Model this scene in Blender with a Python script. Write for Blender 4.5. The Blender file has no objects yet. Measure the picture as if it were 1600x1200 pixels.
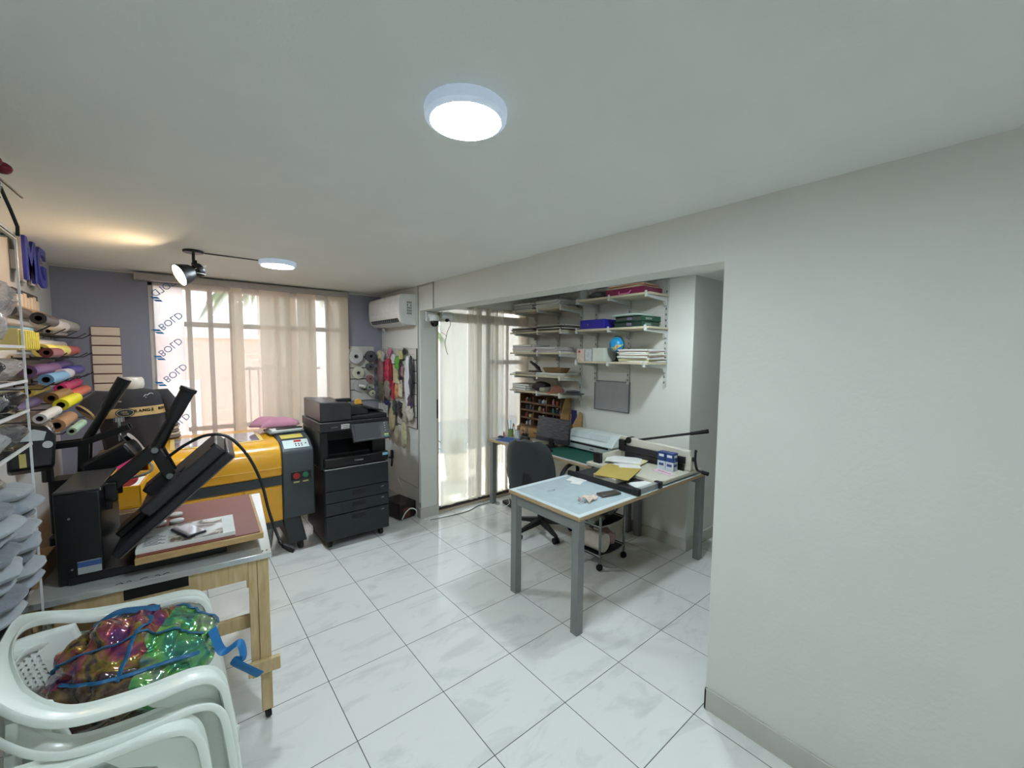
EXPO, SKY, SUN, LAMP, SPOT, ALC = 1.82, 1.65, 8.0, 59, 1.7, .9
import bpy, bmesh, math, random
from mathutils import Vector, Matrix, Euler
C = bpy.context.scene.collection
rnd = random.Random(11)
PI = math.pi
def rad(a): return a*PI/180

# ---------------------------------------------------------------- mesh builder
def frame(d):
    d = Vector(d).normalized()
    up = Vector((0,0,1)) if abs(d.z) < .95 else Vector((1,0,0))
    a = d.cross(up).normalized(); b = a.cross(d).normalized()
    return a, b
class MB:
    def __init__(s): s.bm = bmesh.new(); s.mi = 0; s.X = Matrix.Identity(4)
    def m(s, i): s.mi = i; return s
    def v(s, p): return s.bm.verts.new(s.X @ Vector(p))
    def f(s, vs):
        try:
            fc = s.bm.faces.new(vs); fc.material_index = s.mi; return fc
        except ValueError: return None
    def box(s, a, b):
        x0,y0,z0 = [min(p,q) for p,q in zip(a,b)]; x1,y1,z1 = [max(p,q) for p,q in zip(a,b)]
        v = [s.v(p) for p in ((x0,y0,z0),(x1,y0,z0),(x1,y1,z0),(x0,y1,z0),(x0,y0,z1),(x1,y0,z1),(x1,y1,z1),(x0,y1,z1))]
        for q in ((0,3,2,1),(4,5,6,7),(0,1,5,4),(1,2,6,5),(2,3,7,6),(3,0,4,7)): s.f([v[i] for i in q])
        return s
    def obox(s, c, size, rot=(0,0,0)):
        old = s.X; s.X = old @ Matrix.Translation(c) @ Euler(rot).to_matrix().to_4x4()
        h = [k/2 for k in size]; s.box((-h[0],-h[1],-h[2]),(h[0],h[1],h[2])); s.X = old; return s
    def loop(s, rings, closed_ring=True, cap0=True, cap1=True, closed=False):
        n = len(rings[0])
        R = [[s.v(p) for p in r] for r in rings]
        k = len(R)
        for i in range(k if closed else k-1):
            A, B = R[i], R[(i+1) % k]
            for j in range(n if closed_ring else n-1):
                s.f([A[j], A[(j+1)%n], B[(j+1)%n], B[j]])
        if not closed:
            if cap0 and n > 2: s.f(list(reversed(R[0])))
            if cap1 and n > 2: s.f(R[-1])
        return s
    def cyl(s, p0, p1, r, r2=None, seg=16, cap=True):
        p0, p1 = Vector(p0), Vector(p1); a, b = frame(p1-p0); r2 = r if r2 is None else r2
        ring = lambda p, q: [p + q*(math.cos(t)*a + math.sin(t)*b) for t in [2*PI*i/seg for i in range(seg)]]
        return s.loop([ring(p0,r), ring(p1,r2)], cap0=cap, cap1=cap)
    def tube(s, pts, r, seg=8, radii=None, flat=1.0, closed=False):
        pts = [Vector(p) for p in pts]; n = len(pts); rings = []; pa = None
        for i, p in enumerate(pts):
            d = (pts[(i+1)%n]-pts[i-1]) if closed else pts[min(i+1,n-1)]-pts[max(i-1,0)]
            if d.length < 1e-9: d = Vector((0,0,1))
            d.normalize()
            if pa is None: a, b = frame(d)
            else:
                a = pa - d*pa.dot(d)
                a = frame(d)[0] if a.length < 1e-6 else a.normalized()
                b = a.cross(d).normalized()
            pa = a; rr = radii[i] if radii else r
            rings.append([p + rr*(math.cos(2*PI*k/seg)*a + flat*math.sin(2*PI*k/seg)*b) for k in range(seg)])
        return s.loop(rings, closed=closed)
    def lathe(s, prof, c=(0,0,0), seg=24, ax=(0,0,1)):
        c = Vector(c); d = Vector(ax).normalized(); a, b = frame(d)
        rings = [[c + d*z + max(r,1e-4)*(math.cos(2*PI*k/seg)*a + math.sin(2*PI*k/seg)*b) for k in range(seg)] for r, z in prof]
        return s.loop(rings)
    def prism(s, poly, h0, h1, plane='xy'):
        def P(u, w, h): return {'xy':(u,w,h),'xz':(u,h,w),'yz':(h,u,w)}[plane]
        A = [s.v(P(u,w,h0)) for u,w in poly]; B = [s.v(P(u,w,h1)) for u,w in poly]; n = len(poly)
        for i in range(n): s.f([A[i],A[(i+1)%n],B[(i+1)%n],B[i]])
        s.f(list(reversed(A))); s.f(B); return s
    def ball(s, c, r, sc=(1,1,1), seg=16, rings=10, fn=None):
        c = Vector(c); L = []
        for i in range(1, rings):
            t = PI*i/rings
            L.append([c + Vector((sc[0]*r*math.sin(t)*math.cos(2*PI*k/seg), sc[1]*r*math.sin(t)*math.sin(2*PI*k/seg), -sc[2]*r*math.cos(t))) for k in range(seg)])
        if fn: L = [[fn(p) for p in q] for q in L]
        return s.loop(L)
    def grid(s, fn, nu, nv, close_u=False):
        V = [[s.v(fn(i/nu, j/nv)) for j in range(nv+1)] for i in range(nu if close_u else nu+1)]
        for i in range(nu):
            for j in range(nv):
                s.f([V[i][j], V[(i+1)%len(V)][j], V[(i+1)%len(V)][j+1], V[i][j+1]])
        return s
    def make(s, name, mats, parent=None, bev=0, loc=None, smooth=35, solid=0, sub=0, seg=2, fix=True):
        if fix: bmesh.ops.recalc_face_normals(s.bm, faces=s.bm.faces)
        me = bpy.data.meshes.new(name); s.bm.to_mesh(me); s.bm.free()
        if not isinstance(mats, (list, tuple)): mats = [mats]
        for q in mats: me.materials.append(q)
        if smooth:
            me.polygons.foreach_set('use_smooth', [True]*len(me.polygons))
            me.set_sharp_from_angle(angle=rad(smooth))
        o = bpy.data.objects.new(name, me); C.objects.link(o)
        if parent is not None: o.parent = parent
        if loc is not None: o.location = loc
        if solid:
            k = o.modifiers.new('s','SOLIDIFY'); k.thickness = solid; k.offset = 0
        if sub:
            k = o.modifiers.new('u','SUBSURF'); k.levels = sub; k.render_levels = sub
        if bev:
            k = o.modifiers.new('b','BEVEL'); k.width = bev; k.segments = seg; k.limit_method = 'ANGLE'; k.angle_limit = rad(40)
            k.harden_normals = False
        return o

def tag(o, label=None, cat=None, group=None, kind=None):
    if label: o['label'] = label
    if cat: o['category'] = cat
    if group: o['group'] = group
    if kind: o['kind'] = kind
    return o
def thing(name, label, cat, loc=(0,0,0), rz=0, group=None, rot=None):
    o = bpy.data.objects.new(name, None); C.objects.link(o); o.empty_display_size = .05
    o.location = loc; o.rotation_euler = rot if rot else (0,0,rad(rz))
    return tag(o, label, cat, group)
def solo(b, name, mats, label, cat, loc=(0,0,0), rz=0, group=None, rot=None, **k):
    o = b.make(name, mats, None, loc=loc, **k); o.rotation_euler = rot if rot else (0,0,rad(rz))
    return tag(o, label, cat, group)
def dup(root, loc, rz=None, label=None, group=None, scale=None, rot=None):
    def rec(o, par):
        c = o.copy(); C.objects.link(c)
        if par is not None: c.parent = par
        for ch in kids.get(o.name, []): rec(ch, c)
        return c
    kids = {}
    for o in list(bpy.data.objects):
        if o.parent: kids.setdefault(o.parent.name, []).append(o)
    r = rec(root, None); r.location = loc
    if rz is not None: r.rotation_euler = (0,0,rad(rz))
    if rot is not None: r.rotation_euler = rot
    if scale is not None: r.scale = scale
    if label: r['label'] = label
    if group: r['group'] = group
    return r
def B(*a, **k): return MB(*a, **k)

# ---------------------------------------------------------------- materials
def lin(c):
    r = []
    for x in c[:3]:
        x = x/255; r.append(x/12.92 if x <= .04045 else ((x+.055)/1.055)**2.4)
    return (*r, 1)
class NT:
    def __init__(s, m): s.t = m.node_tree; s.n = s.t.nodes; s.l = s.t.links
    def new(s, ty, **k):
        n = s.n.new(ty)
        for a, b in k.items():
            if a.startswith('i_'):
                key = a[2:]; n.inputs[int(key) if key.isdigit() else key].default_value = b
            else: setattr(n, a, b)
        return n
    def link(s, a, b): s.l.new(a, b)
    def math(s, op, a, b=None, c=None):
        n = s.n.new('ShaderNodeMath'); n.operation = op
        for i, q in enumerate((a,b,c)):
            if q is None: continue
            if isinstance(q, (int,float)): n.inputs[i].default_value = q
            else: s.link(q, n.inputs[i])
        return n.outputs[0]
    def ramp(s, fac, stops, interp='LINEAR'):
        n = s.n.new('ShaderNodeValToRGB'); n.color_ramp.interpolation = interp; e = n.color_ramp.elements
        while len(e) < len(stops): e.new(.5)
        for q, (p, c) in zip(e, stops): q.position = p; q.color = c if len(c) == 4 and max(c) <= 1 else lin(c)
        s.link(fac, n.inputs[0]); return n.outputs[0]
    def mix(s, fac, a, b, ty='MIX'):
        n = s.n.new('ShaderNodeMix'); n.data_type = 'RGBA'; n.blend_type = ty
        for i, q in ((0,fac),(6,a),(7,b)):
            if isinstance(q, (int,float)): n.inputs[i].default_value = q
            elif isinstance(q, tuple): n.inputs[i].default_value = q
            else: s.link(q, n.inputs[i])
        return n.outputs[2]
_mc = {}
def mt(col, rough=.5, metal=0, noise=None, bump=None, coat=0, alpha=1, trans=0, emit=None, spec=None, name=None, sheen=0, ior=None):
    key = repr((col,rough,metal,noise,bump,coat,alpha,trans,emit,spec,sheen,ior))
    if key in _mc: return _mc[key]
    m = bpy.data.materials.new(name or 'mat'); m.use_nodes = True; t = NT(m); p = t.n['Principled BSDF']
    p.inputs['Base Color'].default_value = lin(col); p.inputs['Roughness'].default_value = rough; p.inputs['Metallic'].default_value = metal
    p.inputs['Coat Weight'].default_value = coat; p.inputs['Coat Roughness'].default_value = .08
    p.inputs['Alpha'].default_value = alpha; p.inputs['Transmission Weight'].default_value = trans
    p.inputs['Sheen Weight'].default_value = sheen
    if ior: p.inputs['IOR'].default_value = ior
    if spec is not None: p.inputs['Specular IOR Level'].default_value = spec
    if emit: p.inputs['Emission Color'].default_value = lin(emit[0]); p.inputs['Emission Strength'].default_value = emit[1]
    tc = t.new('ShaderNodeTexCoord')
    if noise is None: noise = (14, .05)
    sc, am = noise[:2]
    mp = t.new('ShaderNodeMapping'); t.link(tc.outputs['Object'], mp.inputs[0])
    if len(noise) > 2: mp.inputs['Scale'].default_value = noise[2]
    n = t.new('ShaderNodeTexNoise'); n.inputs['Scale'].default_value = sc; n.inputs['Detail'].default_value = 5; t.link(mp.outputs[0], n.inputs['Vector'])
    c2 = tuple(min(1, x*(1+am*2.2)+am*.01) for x in lin(col)[:3])+(1,); c1 = tuple(x*max(0,1-am*2.2) for x in lin(col)[:3])+(1,)
    t.link(t.mix(n.outputs[0], c1, c2), p.inputs['Base Color'])
    if bump:
        nb = t.new('ShaderNodeTexNoise'); nb.inputs['Scale'].default_value = bump[0]; nb.inputs['Detail'].default_value = 4
        t.link(mp.outputs[0] if len(noise) > 2 else tc.outputs['Object'], nb.inputs['Vector'])
        b = t.new('ShaderNodeBump'); b.inputs['Strength'].default_value = bump[1]; b.inputs['Distance'].default_value = .01
        t.link(nb.outputs[0], b.inputs['Height']); t.link(b.outputs[0], p.inputs['Normal'])
    _mc[key] = m; return m
def wood(c1, c2, axis=(1,12,12), rough=.55, scale=6):
    key = ('wood',c1,c2,axis,rough,scale)
    if key in _mc: return _mc[key]
    m = bpy.data.materials.new('wood'); m.use_nodes = True; t = NT(m); p = t.n['Principled BSDF']; p.inputs['Roughness'].default_value = rough
    tc = t.new('ShaderNodeTexCoord'); mp = t.new('ShaderNodeMapping'); mp.inputs['Scale'].default_value = axis; t.link(tc.outputs['Object'], mp.inputs[0])
    n = t.new('ShaderNodeTexNoise'); n.inputs['Scale'].default_value = scale; n.inputs['Detail'].default_value = 6; n.inputs['Distortion'].default_value = .6
    t.link(mp.outputs[0], n.inputs['Vector']); t.link(t.ramp(n.outputs[0], [(.3,c1),(.7,c2)]), p.inputs['Base Color'])
    b = t.new('ShaderNodeBump'); b.inputs['Strength'].default_value = .15; b.inputs['Distance'].default_value = .01
    t.link(n.outputs[0], b.inputs['Height']); t.link(b.outputs[0], p.inputs['Normal'])
    _mc[key] = m; return m
def glassm(tint=(235,245,242), a=.12, rough=.02):
    key = ('glass',tint,a,rough)
    if key in _mc: return _mc[key]
    m = bpy.data.materials.new('clear_glass'); m.use_nodes = True; t = NT(m); t.n.remove(t.n['Principled BSDF'])
    tr = t.new('ShaderNodeBsdfTransparent'); tr.inputs[0].default_value = lin(tint)
    gl = t.new('ShaderNodeBsdfGlossy'); gl.inputs['Roughness'].default_value = rough
    fr = t.new('ShaderNodeFresnel'); fr.inputs[0].default_value = 1.45
    mx = t.new('ShaderNodeMixShader'); t.link(t.math('ADD', fr.outputs[0], a*.3), mx.inputs[0]); t.link(tr.outputs[0], mx.inputs[1]); t.link(gl.outputs[0], mx.inputs[2])
    t.link(mx.outputs[0], t.n['Material Output'].inputs[0]); _mc[key] = m; return m
def plastic_film(tint=(235,235,235), dens=.3, bumpk=.7, scale=25):
    key = ('film',tint,dens,bumpk,scale)
    if key in _mc: return _mc[key]
    m = bpy.data.materials.new('crinkled_plastic'); m.use_nodes = True; t = NT(m); p = t.n['Principled BSDF']
    tr = t.new('ShaderNodeBsdfTransparent'); p.inputs['Base Color'].default_value = lin(tint); p.inputs['Roughness'].default_value = .12
    p.inputs['Coat Weight'].default_value = .6
    tc = t.new('ShaderNodeTexCoord'); n = t.new('ShaderNodeTexNoise'); n.inputs['Scale'].default_value = scale; n.inputs['Detail'].default_value = 3; n.inputs['Distortion'].default_value = 1.5
    t.link(tc.outputs['Object'], n.inputs['Vector'])
    b = t.new('ShaderNodeBump'); b.inputs['Strength'].default_value = bumpk; b.inputs['Distance'].default_value = .02
    t.link(n.outputs[0], b.inputs['Height']); t.link(b.outputs[0], p.inputs['Normal'])
    mx = t.new('ShaderNodeMixShader'); mx.inputs[0].default_value = dens; t.link(tr.outputs[0], mx.inputs[1]); t.link(p.outputs[0], mx.inputs[2])
    t.link(mx.outputs[0], t.n['Material Output'].inputs[0]); _mc[key] = m; return m
def sheer(col, open_=.3, trl=.5):
    key = ('sheer',col,open_,trl)
    if key in _mc: return _mc[key]
    m = bpy.data.materials.new('sheer_fabric'); m.use_nodes = True; t = NT(m); t.n.remove(t.n['Principled BSDF'])
    tr = t.new('ShaderNodeBsdfTransparent'); tr.inputs[0].default_value = (1,.98,.95,1)
    df = t.new('ShaderNodeBsdfDiffuse'); df.inputs[0].default_value = lin(col)
    tl = t.new('ShaderNodeBsdfTranslucent'); tl.inputs[0].default_value = lin(col)
    tc = t.new('ShaderNodeTexCoord'); mp = t.new('ShaderNodeMapping'); mp.inputs['Scale'].default_value = (260,260,9); t.link(tc.outputs['Object'], mp.inputs[0])
    n = t.new('ShaderNodeTexNoise'); n.inputs['Scale'].default_value = 1; t.link(mp.outputs[0], n.inputs['Vector'])
    a = t.new('ShaderNodeMixShader'); a.inputs[0].default_value = trl; t.link(df.outputs[0], a.inputs[1]); t.link(tl.outputs[0], a.inputs[2])
    mx = t.new('ShaderNodeMixShader'); t.link(t.math('ADD', t.math('MULTIPLY', n.outputs[0], .12), 1-open_-.06), mx.inputs[0]); t.link(tr.outputs[0], mx.inputs[1]); t.link(a.outputs[0], mx.inputs[2])
    t.link(mx.outputs[0], t.n['Material Output'].inputs[0]); _mc[key] = m; return m
BLK = mt((15,15,16), .45); BLKG = mt((11,11,12), .22); RUB = mt((14,14,14), .8)
CHR = mt((190,192,195), .18, 1); STEEL = mt((150,152,152), .35, .9); WHT = mt((225,228,225), .45); PAPER = mt((232,232,228), .7)
WOODM = wood((170,138,96),(205,176,130))
PINE = wood((188,160,112),(214,190,146), (8,8,1)); 
def text(body, size, mats, parent, loc, rot=(0,0,0), ext=.0006, align='CENTER', name='lettering', sx=1, label=None, bold=0):
    cu = bpy.data.curves.new(name, 'FONT'); cu.body = body; cu.size = size; cu.extrude = ext; cu.align_x = align; cu.align_y = 'CENTER'; cu.resolution_u = 3; cu.offset = bold
    o = bpy.data.objects.new(name, cu); C.objects.link(o)
    bpy.context.view_layer.update()
    me = bpy.data.meshes.new_from_object(o.evaluated_get(bpy.context.evaluated_depsgraph_get())); bpy.data.objects.remove(o)
    me.name = name; me.materials.clear(); me.materials.append(mats)
    o = bpy.data.objects.new(name, me); C.objects.link(o); o.parent = parent; o.location = loc; o.rotation_euler = rot; o.scale = (sx,1,1)
    if label: o['label'] = label
    return o
def arcpts(c, r, a0, a1, n, plane='xz', k=0):
    out = []
    for i in range(n+1):
        t = rad(a0+(a1-a0)*i/n); u, w = r*math.cos(t), r*math.sin(t)
        out.append({'xz':(c[0]+u,c[1],c[2]+w),'xy':(c[0]+u,c[1]+w,c[2]),'yz':(c[0],c[1]+u,c[2]+w)}[plane])
    return out
def spline(pts, n=8):
    pts = [Vector(p) for p in pts]; P = [pts[0]*2-pts[1]]+pts+[pts[-1]*2-pts[-2]]; out = []
    for i in range(1, len(P)-2):
        a,b,c,d = P[i-1:i+3]
        for k in range(n):
            t = k/n
            out.append(.5*((2*b)+(c-a)*t+(2*a-5*b+4*c-d)*t*t+(3*b-a-3*c+d)*t**3))
    out.append(pts[-1]); return out
# ================================================================ camera
YAW, PITCH, ROLL, FPX = 0.686987, 0.0713017, 0.0083220, 650.7424
f_ = Vector((math.sin(YAW)*math.cos(PITCH), math.cos(YAW)*math.cos(PITCH), -math.sin(PITCH)))
r_ = Vector((math.cos(YAW), -math.sin(YAW), 0)); u_ = r_.cross(f_)
r2 = math.cos(ROLL)*r_ + math.sin(ROLL)*u_; u2 = -math.sin(ROLL)*r_ + math.cos(ROLL)*u_
cam = bpy.data.objects.new('camera', bpy.data.cameras.new('camera')); C.objects.link(cam)
Mx = Matrix((r2, u2, -f_)).transposed().to_4x4(); Mx.translation = (-.5714, -1.7450, 1.7001); cam.matrix_world = Mx
cam.data.sensor_width = 36; cam.data.lens = FPX/1600*36; cam.data.clip_start = .02; cam.data.clip_end = 200
bpy.context.scene.camera = cam
vs = bpy.context.scene.view_settings; vs.view_transform = 'Standard'; vs.look = 'None'; vs.gamma = 1; vs.exposure = EXPO
# ================================================================ room shell
ZC = 2.372; XL, XR, YB, YN = -1.27, 1.372, 3.06, -3.4
def wallmat(name, col, am=.02, bs=60, bk=.10, rough=.75):
    m = mt(col, rough, noise=(3,am), bump=(bs,bk), name=name); return m
W_white = wallmat('painted_plaster', (222,222,214)); W_grey = wallmat('grey_paint', (148,148,160)); W_ceil = wallmat('ceiling_paint', (232,234,228), bs=90, bk=.06)
W_left = wallmat('pale_grey_paint', (196,194,192))
def struct(b, name, m, **k): return tag(b.make(name, m, **k), kind='structure')
def floor_mat():
    m = bpy.data.materials.new('marble_tile'); m.use_nodes = True; t = NT(m); p = t.n['Principled BSDF']
    tc = t.new('ShaderNodeTexCoord'); sp = t.new('ShaderNodeSeparateXYZ'); t.link(tc.outputs['Object'], sp.inputs[0])
    T = .43; X = t.math('DIVIDE', sp.outputs[0], T); Y = t.math('DIVIDE', sp.outputs[1], T)
    fx = t.math('FLOOR', X); fy = t.math('FLOOR', Y)
    def edge(u):
        fr = t.math('FRACT', u); return t.math('MINIMUM', fr, t.math('SUBTRACT', 1, fr))
    d = t.math('MINIMUM', edge(X), edge(Y)); joint = t.math('LESS_THAN', d, .0045)
    cm = t.new('ShaderNodeCombineXYZ'); t.link(fx, cm.inputs[0]); t.link(fy, cm.inputs[1])
    wn = t.new('ShaderNodeTexWhiteNoise'); t.link(cm.outputs[0], wn.inputs['Vector'])
    off = t.new('ShaderNodeVectorMath'); off.operation = 'SCALE'; off.inputs[3].default_value = 7; t.link(wn.outputs['Color'], off.inputs[0])
    ad = t.new('ShaderNodeVectorMath'); ad.operation = 'ADD'; t.link(tc.outputs['Object'], ad.inputs[0]); t.link(off.outputs[0], ad.inputs[1])
    mp = t.new('ShaderNodeMapping'); mp.inputs['Rotation'].default_value = (0,0,rad(38)); mp.inputs['Scale'].default_value = (1.1,3.0,1); t.link(ad.outputs[0], mp.inputs[0])
    n = t.new('ShaderNodeTexNoise'); n.inputs['Scale'].default_value = 2.6; n.inputs['Detail'].default_value = 8; n.inputs['Roughness'].default_value = .62; n.inputs['Distortion'].default_value = .7
    t.link(mp.outputs[0], n.inputs['Vector'])
    col = t.ramp(n.outputs[0], [(.0,(204,208,204)),(.33,(212,215,211)),(.42,(221,224,220)),(.47,(229,231,227)),(1,(232,234,230))])
    n2 = t.new('ShaderNodeTexNoise'); n2.inputs['Scale'].default_value = 1.3; t.link(ad.outputs[0], n2.inputs['Vector'])
    col = t.mix(t.math('MULTIPLY', n2.outputs[0], .3), col, lin((220,217,214)))
    t.link(t.mix(joint, col, lin((84,84,82))), p.inputs['Base Color'])
    t.link(t.math('ADD', t.math('MULTIPLY', joint, .5), .13), p.inputs['Roughness'])
    p.inputs['Specular IOR Level'].default_value = .5
    b = t.new('ShaderNodeBump'); b.inputs['Strength'].default_value = .3; b.inputs['Distance'].default_value = .002; b.invert = True
    t.link(joint, b.inputs['Height']); t.link(b.outputs[0], p.inputs['Normal'])
    return m
struct(B().box((-1.5,YN-.2,-.12),(4.4,3.3,0)), 'floor', floor_mat(), smooth=0)
struct(B().box((-1.5,YN-.2,ZC),(4.4,3.3,ZC+.15)), 'ceiling', W_ceil, smooth=0)
struct(B().box((-1.45,YN-.2,0),(XL,3.3,ZC)), 'wall_left', W_left, smooth=0)
WX0, WX1, WZ0, WZ1 = -.70, .975, .12, 2.30
b = B().box((XL,YB,0),(WX0,YB+.18,ZC)).box((WX1,YB,0),(1.56,YB+.18,ZC)).box((WX0,YB,WZ1),(WX1,YB+.18,ZC)).box((WX0,YB,0),(WX1,YB+.18,WZ0))
struct(b, 'wall_back', W_grey, smooth=0)
struct(B().box((XL-.1,YN-.15,0),(4.4,YN,ZC)), 'wall_near', W_white, smooth=0)
# right wall with the wide opening: solid part, lintel beam, pillar towards the back wall
b = B().prism([(YN,0),(-.872,0),(-.872,2.125),(2.085,2.125),(2.085,0),(YB,0),(YB,ZC+.05),(YN,ZC+.05)], XR, 1.56, 'yz')
struct(b, 'wall_right', W_white, smooth=0, bev=.006)
# alcove: shelf wall block and passage beyond it
b = B().box((2.84,.013,0),(4.3,2.30,ZC+.05))
struct(b, 'wall_alcove', W_white, smooth=0, bev=.006)
struct(B().box((4.2,YN,0),(4.35,.013,ZC)), 'wall_passage', W_white, smooth=0)
struct(B().box((1.56,2.10,2.215),(2.84,2.25,ZC)), 'wall_door_head', W_white, smooth=0)
tb = mt((196,196,186), .5, noise=(6,.04))
def bb(name, *boxes):
    q = B()
    for a, c in boxes: q.box(a, c)
    struct(q, name, tb, bev=.003, smooth=0)
bb('baseboard_right', ((XR-.012,YN,0),(XR,-.872,.105)), ((XR-.012,-.884,0),(1.572,-.872,.105)), ((1.56,YN,0),(1.572,-.872,.105)), ((XR-.012,2.073,0),(1.572,2.085,.105)), ((XR-.012,2.085,0),(XR,YB,.105)))
bb('baseboard_alcove', ((2.828,.001,0),(2.84,2.10,.105)), ((2.84,.001,0),(4.2,.013,.105)))
bb('baseboard_left', ((XL,YN,0),(XL+.012,YB,.09)))
bb('baseboard_back', ((XL,YB-.012,0),(WX0,YB,.09)), ((WX1,YB-.012,0),(XR,YB,.09)))
# thin crown line above grey wall
struct(B().box((XL,YB-.008,ZC-.018),(XR,YB,ZC)), 'trim_1', mt((205,203,198),.5), smooth=0)
# cable raceways on right wall
struct(B().box((XR-.012,2.098,.16),(XR,2.116,ZC)).box((XR-.012,1.79,ZC-.014),(XR,2.116,ZC)).box((XR-.012,1.79,2.125),(XR,1.80,ZC)), 'trim_2', mt((176,176,170),.5), smooth=0)
# ================================================================ windows
ALU = mt((188,180,168), .4, .3); FR = mt((150,140,130), .5)
w = struct(B().box((WX0,YB+.02,WZ0),(WX0+.035,YB+.16,WZ1)).box((WX1-.035,YB+.02,WZ0),(WX1,YB+.16,WZ1)).box((WX0,YB+.02,WZ1-.03),(WX1,YB+.16,WZ1)).box((WX0,YB+.02,WZ0),(WX1,YB+.16,WZ0+.05)), 'window_1', mt((214,204,194),.45), bev=.003, smooth=0)
mull = B()
for x in (-.42,-.26,-.09,.30,.40,.62,.80): mull.box((x-.019,YB+.09,WZ0),(x+.019,YB+.13,WZ1))
mull.box((WX0+.24,YB+.09,1.93),(WX1,YB+.13,1.975)).box((WX0+.24,YB+.09,.95),(WX1,YB+.13,.99))
mull.make('mullions', FR, w, smooth=0, bev=.002)
B().box((WX0+.03,YB+.145,WZ0+.04),(WX1-.03,YB+.150,WZ1-.02)).make('window_pane', glassm((250,252,252)), w, smooth=0)
# glass sliding door of alcove
dr = struct(B().box((1.56,2.12,0),(1.60,2.22,2.215)).box((2.80,2.12,0),(2.84,2.22,2.215)).box((1.56,2.12,2.185),(2.84,2.22,2.215)).box((1.56,2.09,0),(2.84,2.24,.02)), 'door_1', mt((196,182,160),.45), bev=.003, smooth=0)
B().box((1.60,2.125,.02),(2.80,2.165,.05)).make('door_track', mt((78,72,66),.5,.3), dr, smooth=0)
b = B().box((2.14,2.17,.03),(2.19,2.21,2.19)).box((2.24,2.13,.03),(2.28,2.165,2.19)).box((1.60,2.17,2.04),(2.80,2.2,2.14)).box((2.28,2.17,1.58),(2.80,2.2,1.63))
b.box((2.4,2.17,.03),(2.43,2.2,2.04)).box((2.56,2.17,.03),(2.585,2.2,2.04))
b.make('door_sash', FR, dr, smooth=0, bev=.002)
B().box((1.60,2.183,.04),(2.80,2.187,2.18)).make('door_pane', glassm((250,252,250)), dr, smooth=0)
B().box((1.562,2.112,1.02),(1.59,2.12,1.22)).box((1.568,2.10,1.06),(1.584,2.112,1.18)).make('door_handle', mt((60,58,56),.35,.8), dr, bev=.003, smooth=0)
# ================================================================ ceiling lamps
def emis(col, st, name='lit'):
    m = bpy.data.materials.new(name); m.use_nodes = True; t = NT(m); p = t.n['Principled BSDF']
    p.inputs['Base Color'].default_value = lin((240,240,240)); p.inputs['Emission Color'].default_value = lin(col); p.inputs['Emission Strength'].default_value = st; return m
RIM_GLOW = mt((236,242,252), .35, emit=((190,215,255), .075))  # weak bluish emission stands in for lamp light coming through the rim
def ceiling_lamp(x, y, r, label, st):
    o = thing('ceiling_lamp', label, 'ceiling light', (x,y,ZC), group='round ceiling lights')
    B().lathe([(r-.010,-.001),(r+.004,-.001),(r+.006,-.006),(r+.004,-.028),(r-.008,-.036),(r-.011,-.036),(r-.011,-.03),(r-.009,-.026)], seg=48, ).make('lamp_rim', RIM_GLOW, o)
    B().lathe([(.001,-.001),(r-.020,-.001),(r-.013,-.012),(r-.013,-.0365),(r*.5,-.040),(.001,-.041)], seg=48).make('diffuser', emis((232,246,255), st), o)
    return o
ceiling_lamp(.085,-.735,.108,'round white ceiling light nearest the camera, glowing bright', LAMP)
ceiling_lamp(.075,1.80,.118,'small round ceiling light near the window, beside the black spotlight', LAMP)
ceiling_lamp(.085,-2.6,.108,'added unseen round ceiling light behind the viewpoint', LAMP*.5)  # added unseen fitting that brightens the right wall
ceiling_lamp(2.0,-.22,.108,'added round ceiling light of the alcove, unseen behind the beam', LAMP*ALC)  # unseen fitting, added to account for the bright alcove wall
# black spotlight
t0 = thing('ceiling_spotlight', 'black spotlight hanging from ceiling in front of window, lit and aimed left', 'spotlight', (-.425,1.80,ZC))
B().lathe([(.001,0),(.055,0),(.058,-.004),(.055,-.016),(.001,-.02)], seg=28).make('ceiling_plate', BLK, t0)
B().cyl((0,0,-.018),(0,0,-.085),.009).ball((0,0,-.088),.014).box((-.004,-.05,-.1),(.016,-.044,-.07)).make('stem', BLK, t0)
ax = Vector((-.84,-.30,-.42)).normalized(); c0 = Vector((.03,0,-.122))
B().lathe([(.001,-.012),(.040,-.012),(.046,.0),(.046,.02),(.036,.03),(.036,.04),(.050,.055),(.070,.115),(.074,.130),(.068,.130),(.055,.09),(.001,.09)], c=c0, ax=ax, seg=28).make('lamp_housing', BLK, t0)
B().lathe([(.001,.120),(.068,.120),(.068,.124),(.03,.134),(.001,.136)], c=c0, ax=ax, seg=28).make('bulb_face', emis((255,222,180), 22), t0)
B().tube(spline([c0+Vector((.035,-.01,.03)),c0+Vector((-.02,-.045,.0)),c0+Vector((-.06,-.055,-.03))]), .0022).tube(spline([c0+Vector((.03,-.02,-.03)),c0+Vector((0,-.05,-.03)),c0+Vector((-.06,-.055,-.03))]),.0022).make('wire', WHT, t0)
l = bpy.data.lights.new('spot_beam','SPOT'); l.energy = SPOT; l.spot_size = rad(150); l.spot_blend = 1; l.color = (1,.62,.30); l.shadow_soft_size = .04
lo = bpy.data.objects.new('spot_beam', l); C.objects.link(lo); lo.location = Vector((-.425,1.80,ZC))+c0+ax*.16; lo.rotation_euler = Vector((-.93,-.30,-.10)).to_track_quat('-Z','Y').to_euler()
solo(B().box((-.365,1.822,ZC-.008),(-.045,1.832,ZC)), 'ceiling_cable_duct', mt((96,90,84),.6), 'thin dark cable duct on ceiling from spotlight to small round light', 'cable duct', smooth=0)
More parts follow.
